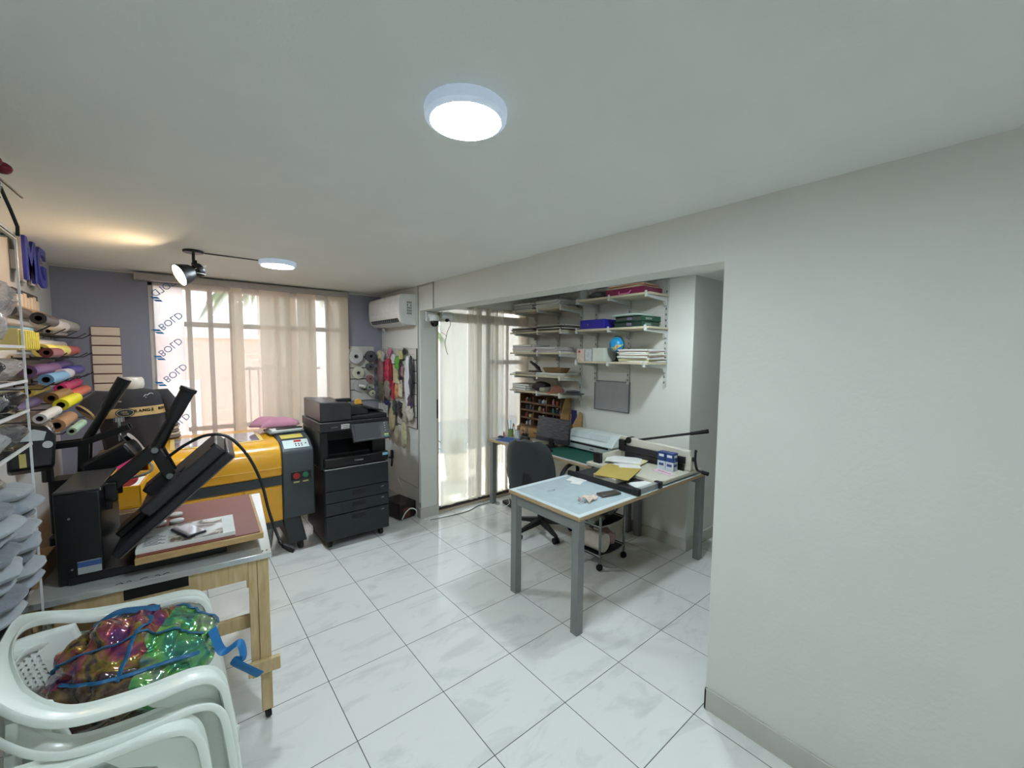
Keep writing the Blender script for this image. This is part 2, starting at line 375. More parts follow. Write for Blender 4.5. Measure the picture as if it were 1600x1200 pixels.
# ================================================================ air conditioner
o = thing('air_conditioner', 'white split air conditioner high on right wall beside the window', 'air conditioner', (XR,2.16,0))
prof = [(0,2.29),(-.02,2.295),(-.155,2.288),(-.178,2.275),(-.188,2.24),(-.188,2.11),(-.18,2.055),(-.16,2.015),(-.12,1.99),(-.03,1.985),(0,1.985)]
B().prism([(x,z) for x,z in prof], 0, .80, 'xz').make('housing', mt((228,228,224),.28,coat=.3), o, bev=.006)
B().prism([(-.1905,2.24),(-.1905,2.11),(-.1885,2.11),(-.1885,2.24)], .012, .788, 'xz').make('front_panel', mt((234,234,232),.2,coat=.5), o, bev=.002)
B().prism([(-.181,2.05),(-.163,2.012),(-.160,2.020),(-.176,2.052)], .05, .76, 'xz').make('air_slot', mt((40,40,42),.5), o)
b = B()
for i in range(14): b.box((-.182,.07+i*.05,2.016),(-.163,.074+i*.05,2.05))
b.make('vanes', mt((120,120,122),.5), o, smooth=0)
B().prism([(-.16,2.008),(-.118,1.983),(-.116,1.987),(-.158,2.014)], .05, .76, 'xz').make('louvre', mt((200,198,196),.4), o)
b = B()
for i in range(5):
    for j in range(3):
        if (i*j) % 4 != 3: b.box((-.10+j*.018,-.0012,2.09+i*.027),(-.088+j*.018,0,2.11+i*.027))
b.make('printed_label', mt((120,126,126),.6), o, smooth=0)
B().tube(spline([(-.06,.68,1.985),(-.06,.69,1.965),(-.03,.74,1.96),(0,.76,1.96)]), .012).make('drain_pipe', WHT, o)
# ================================================================ security cameras
o = thing('dome_camera', 'white security camera with black dome head, under the beam on pillar', 'security camera', (1.475,2.073,2.06))
B().box((-.05,-.02,-.035),(.05,0,.06)).make('wall_plate', WHT, o, bev=.008)
B().tube([(-.01,-.015,.02),(0,-.05,.02),(.01,-.085,.0)], .022, radii=[.026,.026,.036], seg=16).lathe([(.001,.02),(.040,.022),(.049,0),(.049,-.035),(.001,-.035)], c=(.01,-.085,0)).make('arm', WHT, o)
B().ball((.01,-.085,-.052), .042, seg=20).make('camera_dome', BLKG, o)
B().cyl((-.035,-.02,-.012),(-.05,-.075,.01),.004).cyl((-.035,-.02,-.03),(-.052,-.06,-.045),.004).make('antenna', WHT, o)
B().box((.0,-.1195,-.046),(.02,-.117,-.036)).make('lens_mark', PAPER, o)
o = thing('bullet_camera', 'white bullet security camera hanging from beam beside the dome camera', 'security camera', (1.625,2.0,2.125))
B().lathe([(.001,-.04),(.026,-.04),(.03,-.02),(.03,.055),(.026,.06),(.001,.06)], c=(-.0,0,-.045), ax=(.9,-.2,-.1), seg=20).make('body', WHT, o)
B().box((-.05,-.015,-.014),(.05,.015,.0)).cyl((-.045,0,-.002),(-.045,0,-.03),.01).cyl((0,0,-.01),(0,0,-.02),.012).make('mount', WHT, o, bev=.002)
B().lathe([(.001,0),(.02,0),(.022,.02),(.001,.03)], c=(.0,-.01,-.075), ax=(.2,-.2,-.9)).make('sensor', BLK, o)
solo(B().tube(spline([(.05,0,-.03),(.055,-.02,-.09),(.02,-.02,-.16),(.0,-.03,-.22),(-.015,-.03,-.28),(.0,-.03,-.36),(.02,-.03,-.4)]), .003).tube(spline([(-.06,-.03,-.17),(-.01,-.03,-.2),(.0,-.03,-.22)]),.0025), 'camera_cable', mt((150,140,130),.5), 'loose cable dangling from the two security cameras', 'cable', (1.62,2.02,2.09))
# ================================================================ window blind: valance and sheer panels
solo(B().box((-.78,2.955,2.30),(.965,3.035,2.355)).box((.955,2.95,2.296),(.967,3.04,2.358)).box((-.782,2.95,2.296),(-.77,3.04,2.358)), 'blind_cassette', mt((176,168,160),.5), 'beige blind cassette running along top of the window', 'blind', bev=.003, smooth=0)
def panel(name, x0, x1, y, z0, z1, m, label, cat, group=None, waves=3, amp=.012, n=40, ph=0, taper=0):
    def fn(u, v):
        x = x0+(x1-x0)*u; z = z0+(z1-z0)*v
        return (x-(x0+x1)/2 + taper*(1-v)*.03*math.sin(u*9+ph), amp*math.sin(u*waves*2*PI+ph)*(1+.35*math.sin(v*5+u*7)), z-z0)
    b = B().grid(fn, n, 10); return solo(b, name, m, label, cat, ((x0+x1)/2, y, z0), group=group, smooth=60, fix=False)
S1 = sheer((246,238,226), .50, .45); S2 = sheer((236,226,210), .12, .6); S3 = sheer((240,238,226), .24, .6); S4 = sheer((222,216,200), .12, .5)
G = 'sheer beige blind panels'
ZB, ZT = .30, 2.30
for x0, x1, y, lab in ((-.455,-.10,3.0,'sheer beige blind panel beside the bare window strip'), (-.115,.12,2.985,'sheer beige blind panel at the middle of the window'), (.10,.46,3.0,'wide sheer blind panel right of window middle, dappled by leaves'), (.44,.75,2.985,'sheer blind panel left of the last one by grey wall'), (.74,.965,3.0,'last sheer blind panel at right end of window, next to grey wall')):
    panel('sheer_blind', x0, x1, y, ZB, ZT, S1, lab, 'curtain', G, amp=.0025, waves=1)
for x0, x1, lab in ((-.112,-.02,'narrow doubled blind fold at the middle of the window'), (.118,.385,'broad doubled blind fold right of window middle'), (.45,.625,'doubled blind fold left of bright gap'), (.75,.96,'doubled blind fold against right window edge')):
    panel('doubled_blind', x0, x1, 2.968, ZB, ZT, S2, lab, 'curtain', 'doubled folds of the window blind', amp=.004, waves=1)
# door curtains
GD = 'sheer panels over the sliding door'
for x0, x1, m, lab in ((1.60,1.94,S3,'thin pale sheer panel over left of sliding door'), (1.935,2.075,S4,'dense fold of door curtain, left one'), (2.06,2.215,S3,'sheer strip between two door curtain folds'), (2.20,2.34,S4,'dense narrow door curtain fold beside the desk'), (2.33,2.44,S3,'sheer door curtain strip above desk end'), (2.425,2.82,S1,'sheer door curtain behind left ends of wall shelves')):
    panel('sheer_curtain', x0, x1, 2.085 if m is not S4 else 2.07, .07, 2.21, m, lab, 'curtain', GD, amp=.008, waves=2)
# protective film on bare strip of window
o = thing('protective_film', 'white protective film with blue lettering on left strip of window', 'film', (-.585,YB-.004,.2))
B().box((-.08,-.0008,0),(.125,0,2.07)).make('film_sheet', sheer((254,254,255), .38, .9), o, smooth=0)
BL = mt((110,136,180),.5); BL2 = mt((120,150,200),.5)
for z, x, sx, sy, a in ((2.05,-.005,-1,1,40),(1.77,.03,1,-1,42),(1.54,.02,1,-1,42),(1.31,.045,1,-1,42),(1.09,.06,1,-1,42),(.86,.05,1,-1,42)):
    q = text('BOLD', .078, BL, o, (x,-.004,z), (rad(90),0,0), ext=.0003)
    q.rotation_euler = Euler((rad(90),rad(-a),0)); q.scale = (sx,sy,1)
    b = B()
    for k in (0,1): b.prism([(-.085+k*.02,z-.095-k*.022),(-.035+k*.02,z-.095-k*.022),(-.05+k*.02,z-.078-k*.022),(-.1+k*.02,z-.078-k*.022)], -.004, -.003, 'xz')
    b.make('printed_logo', mt((60,130,190),.5), o, smooth=0)
# ================================================================ outdoors
tag(B().box((1.56,2.26,-.14),(7,7.5,-.02)).make('terrace_floor', mt((150,148,142),.6,noise=(2,.04)), smooth=0), 'pale terrace floor outside the sliding door', 'terrace')
tag(B().box((-3,7.6,-1),(7.5,7.9,2.9)).box((6.8,2.3,-.14),(7,7.6,2.7)).make('garden_wall', mt((222,214,204),.8,noise=(3,.05)), smooth=0), 'pale wall across the terrace, seen through the sheer curtains', 'wall')
m = bpy.data.materials.new('pink_brick'); m.use_nodes = True; t = NT(m); tc = t.new('ShaderNodeTexCoord'); mp = t.new('ShaderNodeMapping'); mp.inputs['Rotation'].default_value = (rad(90),0,0); t.link(tc.outputs['Object'], mp.inputs[0])
br = t.new('ShaderNodeTexBrick'); br.inputs['Scale'].default_value = 3; br.inputs['Color1'].default_value = lin((212,162,148)); br.inputs['Color2'].default_value = lin((220,172,158)); br.inputs['Mortar'].default_value = lin((224,194,180)); br.inputs['Mortar Size'].default_value = .012
t.link(mp.outputs[0], br.inputs[0]); t.link(br.outputs[0], t.n['Principled BSDF'].inputs['Base Color']); t.n['Principled BSDF'].inputs['Roughness'].default_value = .9
o = thing('brick_house', 'pink brick building outside the window, behind the blind', 'building', (-.6,5.75,-1))
B().box((-3,0,0),(1.1,1.5,2.9)).make('brick_wall', m, o, smooth=0)
B().box((-3.05,-.06,2.9),(1.15,1.55,3.0)).make('parapet', mt((226,216,204),.8), o, smooth=0)
B().box((-.2,-.02,.9),(.35,0,2.3)).make('shuttered_window', mt((232,226,214),.6), o, smooth=0)
o = thing('garden_gate', 'metal bar gate outside the window', 'gate', (.75,5.25,-1))
b = B()
for i in range(9): b.cyl((-.45+i*.11,0,0),(-.45+i*.11,0,2.5),.012,seg=6)
b.box((-.5,-.015,1.0),(.5,.015,1.04)).box((-.5,-.015,2.44),(.5,.015,2.48)).make('gate_bars', mt((120,112,104),.6), o, smooth=0)
# palms throwing dappled shade on the blind
def palm(x, y, h, n, ln, label, seed):
    r = random.Random(seed); o = thing('palm_tree', label, 'palm', (x,y,-1))
    B().tube([(0,0,0),(.03,0,h*.5),(0,0,h)], .07, radii=[.09,.075,.06]).make('trunk', wood((120,98,76),(150,126,98)), o)
    b = B()
    for i in range(n):
        a = 2*PI*i/n+r.uniform(-.2,.2); dz = r.uniform(.2,.7); P = []
        for k in range(9):
            s = k/8; P.append(Vector((math.cos(a)*ln*s, math.sin(a)*ln*s, h+dz*s*1.2-1.3*s*s*ln*.7)))
        b.tube(P, .01, seg=5)
        for k in range(1, 9):
            for q in (-1,1):
                d = (P[k]-P[k-1]).normalized(); sd = Vector((-d.y,d.x,0)).normalized()*q
                for e in (0,.2,.4,.6,.8):
                    p = P[k-1].lerp(P[k], e); tip = p+sd*.26*(1.1-k/9)+d*.22-Vector((0,0,.12)); w = d*.019
                    b.f([b.v(p-w), b.v(p+w), b.v(tip)])
    b.make('fronds', mt((86,112,60),.6,noise=(5,.15)), o, smooth=0, fix=False)
palm(.62, 4.15, 3.75, 21, .85, 'palm outside the window, its fronds shading the blind', 3)
palm(2.6, 5.4, 3.4, 12, .85, 'taller palm outside the window, behind the nearer palm', 5)
# agave on terrace
o = thing('agave_plant', 'spiky agave plant on terrace seen through the sliding door', 'plant', (2.36,3.0,-.02))
B().lathe([(.001,0),(.13,0),(.17,.40),(.155,.40),(.14,.36),(.001,.36)], seg=24).make('pot', mt((220,216,208),.6), o)
b = B(); r = random.Random(4)
for i in range(18):
    a = i*2.399; tilt = .25+.75*(i/18); L = .34; P = []
    for k in range(7):
        s = k/6; P.append(Vector((math.cos(a)*L*s*tilt, math.sin(a)*L*s*tilt, .36+L*s*(1.25-tilt)+.05*s)))
    d = Vector((-math.sin(a),math.cos(a),0)); W = [.014,.022,.024,.02,.014,.007,.001]
    for k in range(6): b.f([b.v(P[k]-d*W[k]), b.v(P[k]+d*W[k]), b.v(P[k+1]+d*W[k+1]), b.v(P[k+1]-d*W[k+1])])
b.make('leaves', mt((70,96,70),.5,noise=(6,.1)), o, smooth=40, solid=.006, fix=False)
# ================================================================ photocopier
YEL = mt((226,164,28), .3, noise=(5,.02), coat=.4); DG = mt((58,64,68), .42, noise=(30,.03)); DK2 = mt((38,42,45), .4)
o = thing('photocopier', 'tall black office photocopier with paper drawers, beside the yellow laser machine', 'photocopier', (.40,1.93,0))
W, D = .565, .62
B().box((0,.02,.07),(W,D,.70)).box((-.02,.28,.70),(W,D,1.03)).box((-.02,.03,.70),(.05,.3,1.03)).box((W-.13,.06,.70),(W,.3,1.03)).make('body', mt((15,16,18),.4), o, bev=.012)
B().box((.0,-.005,.715),(W,.25,.80)).make('front_cover', BLKG, o, bev=.012)
B().box((.06,.10,.80),(W-.14,.30,.815)).prism([(.10,.80),(.28,.80),(.28,.90)], .06, W-.14, 'yz').make('output_tray', mt((30,32,34),.45), o)
B().box((0,-.008,.70),(W,.03,.709)).make('silver_strip', mt((190,192,190),.25,.9), o, bev=.002)
B().box((.004,-.002,.512),(W-.004,.03,.697)).make('upper_door', mt((30,35,38),.42), o, bev=.004)
for z0, z1 in ((.408,.507),(.30,.403),(.078,.292)):
    d = B().box((.004,-.003,z0),(W-.004,.03,z1)).make('paper_drawer', mt((30,35,38),.42), o, bev=.004)
    B().box((.225,-.0055,z1-.058),(.345,-.002,z1-.02)).make('handle_slot', mt((8,8,9),.5), d, bev=.002)
    B().box((.49,-.0045,z1-.035),(.515,-.003,z1-.025)).make('size_marker', mt((120,128,132),.5), d, smooth=0)
for x, y in ((.05,.07),(W-.06,.07),(.05,D-.07),(W-.06,D-.07)):
    B().cyl((x-.014,y,.034),(x+.014,y,.034),.034,seg=16).box((x-.02,y-.02,.05),(x+.02,y+.02,.072)).make('caster', RUB, o)
B().box((-.025,.0,1.03),(W+.01,D,1.11)).make('scanner_bed', mt((46,46,48),.38), o, bev=.008)
B().prism([(-.02,1.115),(.24,1.115),(.24,1.25),(.21,1.272),(-.02,1.285)], .01, D-.06, 'xz').make('feeder_cover', mt((52,50,52),.35), o, bev=.01)
B().box((.24,.02,1.11),(W,D-.02,1.15)).prism([(.235,1.15),(.40,1.15),(.40,1.19),(.30,1.235),(.235,1.24)], .05, D-.08, 'xz').make('feeder_tray', mt((34,34,36),.38), o, bev=.008)
B().prism([(.30,1.215),(.57,1.155),(.57,1.165),(.30,1.235)], .12, .5, 'xz').make('paper_tray', mt((28,28,30),.35), o, bev=.003)
B().box((.15,.10,1.265),(.27,.17,1.295)).make('hinge_block', BLK, o, bev=.006)
p = thing('control_panel', None, None, (.325,-.10,1.02)); p.parent = o; p.rotation_euler = (rad(-22),0,rad(3)); del_l = None
B().box((-.13,-.012,-.085),(.21,.012,.075)).make('panel_frame', mt((22,23,25),.35), p, bev=.006)
B().box((-.105,-.0145,-.062),(.125,-.011,.062)).make('touch_screen', mt((62,62,66),.5), p, smooth=0)
for k in range(4): B().cyl((.168,-.016,.055-k*.022),(.168,-.011,.055-k*.022),.005,seg=10).make('button', mt((170,175,178),.4), p)
B().box((.15,-.0145,-.052),(.19,-.012,-.041)).make('yellow_key', mt((214,214,140),.4), p, smooth=0)
B().box((.15,-.0145,-.068),(.19,-.012,-.057)).make('green_key', mt((80,160,130),.4), p, smooth=0)
B().tube([(.325,.01,1.0),(.325,-.05,1.01),(.325,-.095,1.02)], .02).make('panel_arm', BLK, o)
text('TOSHIBA', .017, mt((170,174,176),.3), o, (.29,-.0065,.755), (rad(90),0,0), sx=1.15)
text('e-STUDIO', .013, mt((150,150,150),.3), o, (.09,-.0012,1.065), (rad(90),0,0))
B().box((.145,-.003,1.045),(.215,.0,1.085)).make('white_sticker', PAPER, o, smooth=0)
text('MUNDO', .015, mt((50,60,70),.5), o, (.18,-.004,1.072), (rad(90),0,0)); text('SERVICE', .011, mt((50,60,70),.5), o, (.18,-.004,1.055), (rad(90),0,0))
B().box((.505,-.0075,.765),(.555,-.005,.79)).make('blue_sticker', mt((130,190,210),.5), o, smooth=0)
o = thing('tape_dispenser', 'small yellow and black object lying on photocopier feeder', 'dispenser', (.80,2.27,1.183))
B().box((-.05,-.02,0),(.05,.02,.03)).make('base', BLK, o, bev=.006)
B().lathe([(.018,-.01),(.032,-.01),(.032,.01),(.018,.01)], c=(.01,0,.045), ax=(0,1,0)).make('yellow_roll', mt((230,170,60),.4), o)
# ================================================================ laser machine
o = thing('laser_cutter', 'large yellow and dark grey laser engraving machine under the window', 'laser cutter', (-1.02,2.06,0))
X1 = 1.125; X2 = 1.375
lidp = [(.0,.685),(-.012,.70),(-.014,.80),(-.006,.88),(.03,.93),(.10,.955),(.56,.985),(.70,.985),(.70,.685)]
B().prism(lidp, .30, X1, 'yz').make('lid', YEL, o, bev=.012)
B().box((.30,-.0155,.756),(X1,-.012,.760)).make('lid_seam', mt((240,200,110),.4), o, smooth=0)
zz = lambda y: .955+(y-.10)*(.03/.46)
B().prism([(.17,zz(.17)+.0008),(.52,zz(.52)+.0008),(.52,zz(.52)+.006),(.17,zz(.17)+.006)], .42, 1.03, 'yz').make('lid_window_frame', mt((240,205,120),.3), o, bev=.003)
B().prism([(.19,zz(.19)+.006),(.50,zz(.50)+.006),(.50,zz(.50)+.0085),(.19,zz(.19)+.0085)], .45, 1.0, 'yz').make('lid_window', mt((150,142,150),.06,coat=1,noise=(4,.1)), o)
B().box((0,.0,.61),(X1,.70,.684)).make('belt_band', DG, o, bev=.003)
B().box((0,.01,.31),(X1,.70,.61)).make('cabinet', YEL, o, bev=.004)
d = B().box((.86,.0,.325),(X1-.01,.012,.60)).make('cabinet_door', YEL, o, bev=.003)
B().cyl((.885,-.01,.575),(.885,.0,.575),.009).make('door_lock', CHR, d)
d = B().box((.02,.0,.325),(.84,.012,.60)).make('cabinet_door', YEL, o, bev=.003)
B().box((0,.02,.25),(X1,.70,.31)).make('lower_frame', mt((60,62,62),.5), o, bev=.004)
B().box((0,.0,.684),(.30,.70,.74)).box((0,.0,.74),(.03,.70,.93)).box((.0,.66,.74),(.30,.70,.93)).make('side_tray', YEL, o, bev=.004)
B().box((.035,.03,.741),(.295,.65,.744)).make('tray_bed', mt((170,180,165),.5), o, smooth=0)
# grey end with controls
endp = [(0,.31),(0,.855),(.015,.885),(.13,.955),(.30,.985),(.70,.985),(.70,.31)]
B().prism(endp, X1+.002, X2, 'yz').make('end_housing', DG, o, bev=.012)
k = thing('keypad', None, None, ((X1+X2)/2,.075,.922)); k.parent = o; k.rotation_euler = (rad(-59),0,0)
B().box((-.098,-.004,-.052),(.098,0,.052)).make('keypad_plate', mt((206,222,218),.35), k, bev=.002)
B().box((-.012,-.0055,.020),(.045,-.004,.042)).make('red_display', mt((110,24,24),.3,emit=((160,20,20),.25)), k, smooth=0)
for q in ((-.003,-.005),(.02,-.005),(.043,-.005),(-.003,-.028),(.02,-.028),(.043,-.028),(.075,-.005)): B().cyl((q[0],-.0058,q[1]),(q[0],-.0035,q[1]),.0065,seg=10).make('key', mt((44,44,48),.5), k)
B().prism([(.15,.9610),(.24,.9770),(.24,.979),(.15,.963)], X1+.03, X2-.05, 'yz').make('yellow_label', mt((206,186,90),.5), o, smooth=0)
B().box((X1+.065,-.014,.632),(X2-.03,.0,.705)).make('switch_plate', mt((26,26,28),.4), o, bev=.003)
B().lathe([(.001,0),(.024,0),(.026,-.012),(.001,-.016)], c=(X1+.105,-.012,.668), ax=(0,1,0)).make('stop_button', mt((170,36,40),.35), o)
B().lathe([(.001,0),(.022,0),(.022,-.01),(.001,-.012)], c=(X1+.175,-.012,.670), ax=(0,1,0)).make('start_button', mt((40,120,80),.35), o)
B().box((X1+.085,-.002,.605),(X1+.13,.0,.618)).box((X1+.155,-.002,.605),(X1+.20,.0,.618)).make('button_tags', mt((190,180,110),.5), o, smooth=0)
B().prism([(X1+.0,.31),(X1+.14,.31),(X1+.19,.07),(X1+.05,.07)], .05, .62, 'xz').make('leg_stand', mt((48,52,54),.45), o, bev=.01)
B().box((.05,.05,.07),(.2,.62,.31)).make('leg_stand', mt((48,52,54),.45), o, bev=.01)
for x, y in ((X1+.14,.08),(X1+.14,.58),(.12,.08),(.12,.58)): B().lathe([(.001,-.014),(.03,-.014),(.035,-.008),(.035,.008),(.03,.014),(.001,.014)], c=(x,y,.035), ax=(1,.3,0)).box((x-.02,y-.02,.05),(x+.02,y+.02,.075)).make('caster', BLK, o)
solo(B().prism([(-.20,0),(.17,0),(.20,.24),(-.20,.24)], -.15, .15, 'xz'), 'storage_bin', mt((150,156,156),.5), 'grey plastic bin under the laser machine, near its right wheel', 'bin', (-.12,2.42,0), bev=.02)
# things on the laser
o = solo(B().grid(lambda u, v: (-.16+.32*u+.03*math.sin(7*v), -.11+.22*v+.02*math.sin(5*u), .001+.085*(math.sin(PI*min(1,max(0,u)))**.5)*(math.sin(PI*v)**.5)+.012*math.sin(8*u)*math.sin(PI*u)*math.sin(PI*v)), 20, 12), 'folded_cloth', mt((190,130,150),.9,bump=(60,.2),sheen=.3), 'dusty pink cloth bundle on right end of laser machine', 'cloth', (.14,2.55,1.034), rz=10, solid=.004)
o = thing('clipboard_stack', 'grey tray with papers under the pink cloth on laser machine', 'tray', (.20,2.45,.988), 4)
B().box((-.14,-.11,0),(.14,.11,.018)).make('tray', mt((120,130,128),.4), o, bev=.005)
B().box((-.12,-.10,.018),(.12,.09,.032)).make('papers', PAPER, o, smooth=0)
B().box((-.08,-.10,.032),(.13,-.05,.042)).make('clip', BLK, o, bev=.003)
# t-shirt form
o = thing('shirt_form', 'black t-shirt with gold chest band on a torso form, by the window', 'mannequin', (-.80,2.44,.985), 8); o.scale = (1.06,1,1.2)
def torso(u, v):  # u around, v up 0..1
    a = 2*PI*u; z = .40*v; w = .155+.02*math.sin(v*PI*.9)+.015*v; d = .085+.025*math.sin(v*PI)
    if v > .78: k = (v-.78)/.22; w *= 1-.62*k**1.7; d *= 1-.35*k**1.5; z = .312+.066*k-.012*k*k
    fl = .006*math.sin(9*a+6*v)*(1-v)
    return ((w+fl)*math.cos(a), (d+fl)*math.sin(a), z)
gold = mt((196,166,112),.55)
b = B().grid(torso, 56, 26, close_u=True)
for sx, dz in ((-1,.02),(1,-.03)):
    b.tube([(sx*.115,0,.318),(sx*.165,-.005,.315),(sx*.20,-.01,.27+dz*.5),(sx*.235,-.015,.21+dz)], .06, radii=[.04,.056,.060,.062], seg=18, flat=.9)
b.make('tshirt', mt((40,38,42),.85,bump=(20,.35),sheen=.2), o, smooth=60)
def bandf(u, v):
    a = -PI+PI*u; vv = .50+.135*v+.05*(u-.5); p = torso(0, vv); q = torso((a/(2*PI)) % 1, vv); return (q[0]*1.015, q[1]*1.02-.002, q[2])
B().grid(bandf, 40, 4).make('gold_band', gold, o, smooth=60)
b = B()
for q, mm, rr in ((0,0,(.050,.028)),(1,1,(.044,.023)),(2,0,(.041,.0205))):
    b.m(mm).lathe([(.001,0),(1,0),(1,.001),(.001,.0015)], c=(0,0,0), seg=24)
    b.bm.verts.ensure_lookup_table()
    n = 24*4
    for v in b.bm.verts[-n:]: v.co = Vector((v.co.x*rr[0]-.050, -.1165-.0012*q-v.co.z*.3, .226+v.co.y*rr[1]))
b.make('oval_badge', [mt((38,36,34),.5), mt((200,190,160),.5)], o)
text('LAND', .012, mt((200,190,160),.5), o, (-.055,-.1205,.231), (rad(90),0,rad(0)), name='badge_lettering'); text('ROVER', .010, mt((200,190,160),.5), o, (-.047,-.1205,.219), (rad(90),0,0), name='badge_lettering')
for i, ch in enumerate('RANGE ROVER'):
    if ch == ' ': continue
    u = .012+i*.0135; a = -PI/2+.02+i*.125; q = torso((a/(2*PI)) % 1, .565)
    text(ch, .024, mt((30,24,20),.6), o, (q[0]*1.03,q[1]*1.035-.003,.232+i*.001), (rad(90),0,a+PI/2), sx=1.2, name='letter', bold=.0008)
b = B()
for P in ([(0,0),(.012,.012),(.02,.006),(.034,.018),(.05,.016),(.055,.008),(.04,.004)],[(.01,-.004),(.02,-.014),(.03,-.006),(.045,-.01)],[(.028,-.012),(.038,-.024),(.042,-.012)]):
    b.tube([(x+.05,-.100+x*.5,z+.318) for x, z in P], .0015, seg=5)
b.make('chest_logo', PAPER, o)
text('S FERRARA', .012, PAPER, o, (-.09,-.108,.295), (rad(90),0,rad(-12)), name='small_lettering', sx=.9)
B().lathe([(.001,.40),(.055,.40),(.062,.41),(.068,.43),(.066,.462),(.056,.476),(.001,.48)], c=(0,0,-.042), seg=32).make('neck_cap', mt((206,198,186),.4), o)
for s in (-1,1): B().tube([(s*.232-.0,-.014,.215+(-s)*.025),(s*.240,-.017,.205+(-s)*.028)], .064, seg=18, flat=.9).make('sleeve_trim', gold, o)
# stack of caps
o = thing('cap_stack', 'stack of mottled beige caps standing on laser machine by window film', 'cap stack', (-.60,2.66,.988))
for i in range(6): B().lathe([(.001,.004),(.068-.003*i,.004),(.076-.003*i,.016),(.070-.003*i,.026),(.001,.028)], c=(.002*math.sin(i*2),0,i*.024), seg=24).make('cap', mt((196,182,160) if i % 2 else (120,108,96),.8,noise=(30,.2)), o)
# pink and purple fabrics
for (x,y,z,sx,sy,sz,c,lab,rz) in ((-.875,2.15,.80,.095,.06,.12,(222,40,120),'bright magenta folded fabric in left end of laser machine',20),(-.87,2.275,.80,.09,.055,.11,(126,84,120),'muted purple folded fabric behind the magenta one',-14)):
    solo(B().ball((0,0,1*sz),1,(sx,sy,sz),20,12,fn=lambda p: Vector((p.x+.012*math.sin(p.z*60+p.y*20),p.y+.01*math.sin(p.x*50),max(0,p.z+.010*math.sin(p.x*70))))), 'folded_fabric', mt(c,.9,sheen=.3,bump=(20,.3)), lab, 'fabric', (x,y,z+.008), rz=rz)
# ================================================================ slatwall strip and wall paint pieces
o = thing('slat_panel', 'narrow beige slatted panel on grey wall left of the window', 'slatwall', (-1.06,YB,1.20))
B().box((0,-.006,0),(.172,0,.70)).make('backing', mt((110,60,50),.7), o, smooth=0)
b = wood((240,218,190),(246,228,204),(2,8,8),.6,3)
for i in range(9): B().box((0,-.017,.004+i*.0778),(.172,-.006,.072+i*.0778)).make('slat', b, o, bev=.0015)
# ================================================================ sign on left wall
o = thing('letter_sign', 'blue raised letters sign with pale outline, high on left wall', 'sign', (XL+.045,1.99,2.195))
BLU = mt((62,70,170),.35); OUT = mt((196,190,190),.4)
for ch, y, col in (('M',.13,0),('G',.42,0)):
    text(ch, .36, OUT, o, (0,y,.04), (rad(90),0,rad(90)), ext=.006, name='letter_outline', bold=.022)
    text(ch, .36, BLU, o, (.010,y,.04), (rad(90),0,rad(90)), ext=.012, name='letter', bold=.010)
B().box((-.044,.02,-.02),(-.006,.53,.09)).make('mount', mt((190,190,190),.5), o, smooth=0)
o = thing('letter_rack', 'small shelf of cream letters on dark strip below the blue sign', 'letter plaque', (XL,1.92,1.935))
B().box((0,0,0),(.02,.58,.125)).make('backing', mt((64,56,58),.6), o, smooth=0)
for i in range(7): B().box((.02,.03+i*.078,.016),(.03,.09+i*.078,.09+.01*(i%3))).make('letter_block', mt((228,204,176),.6), o, bev=.003)
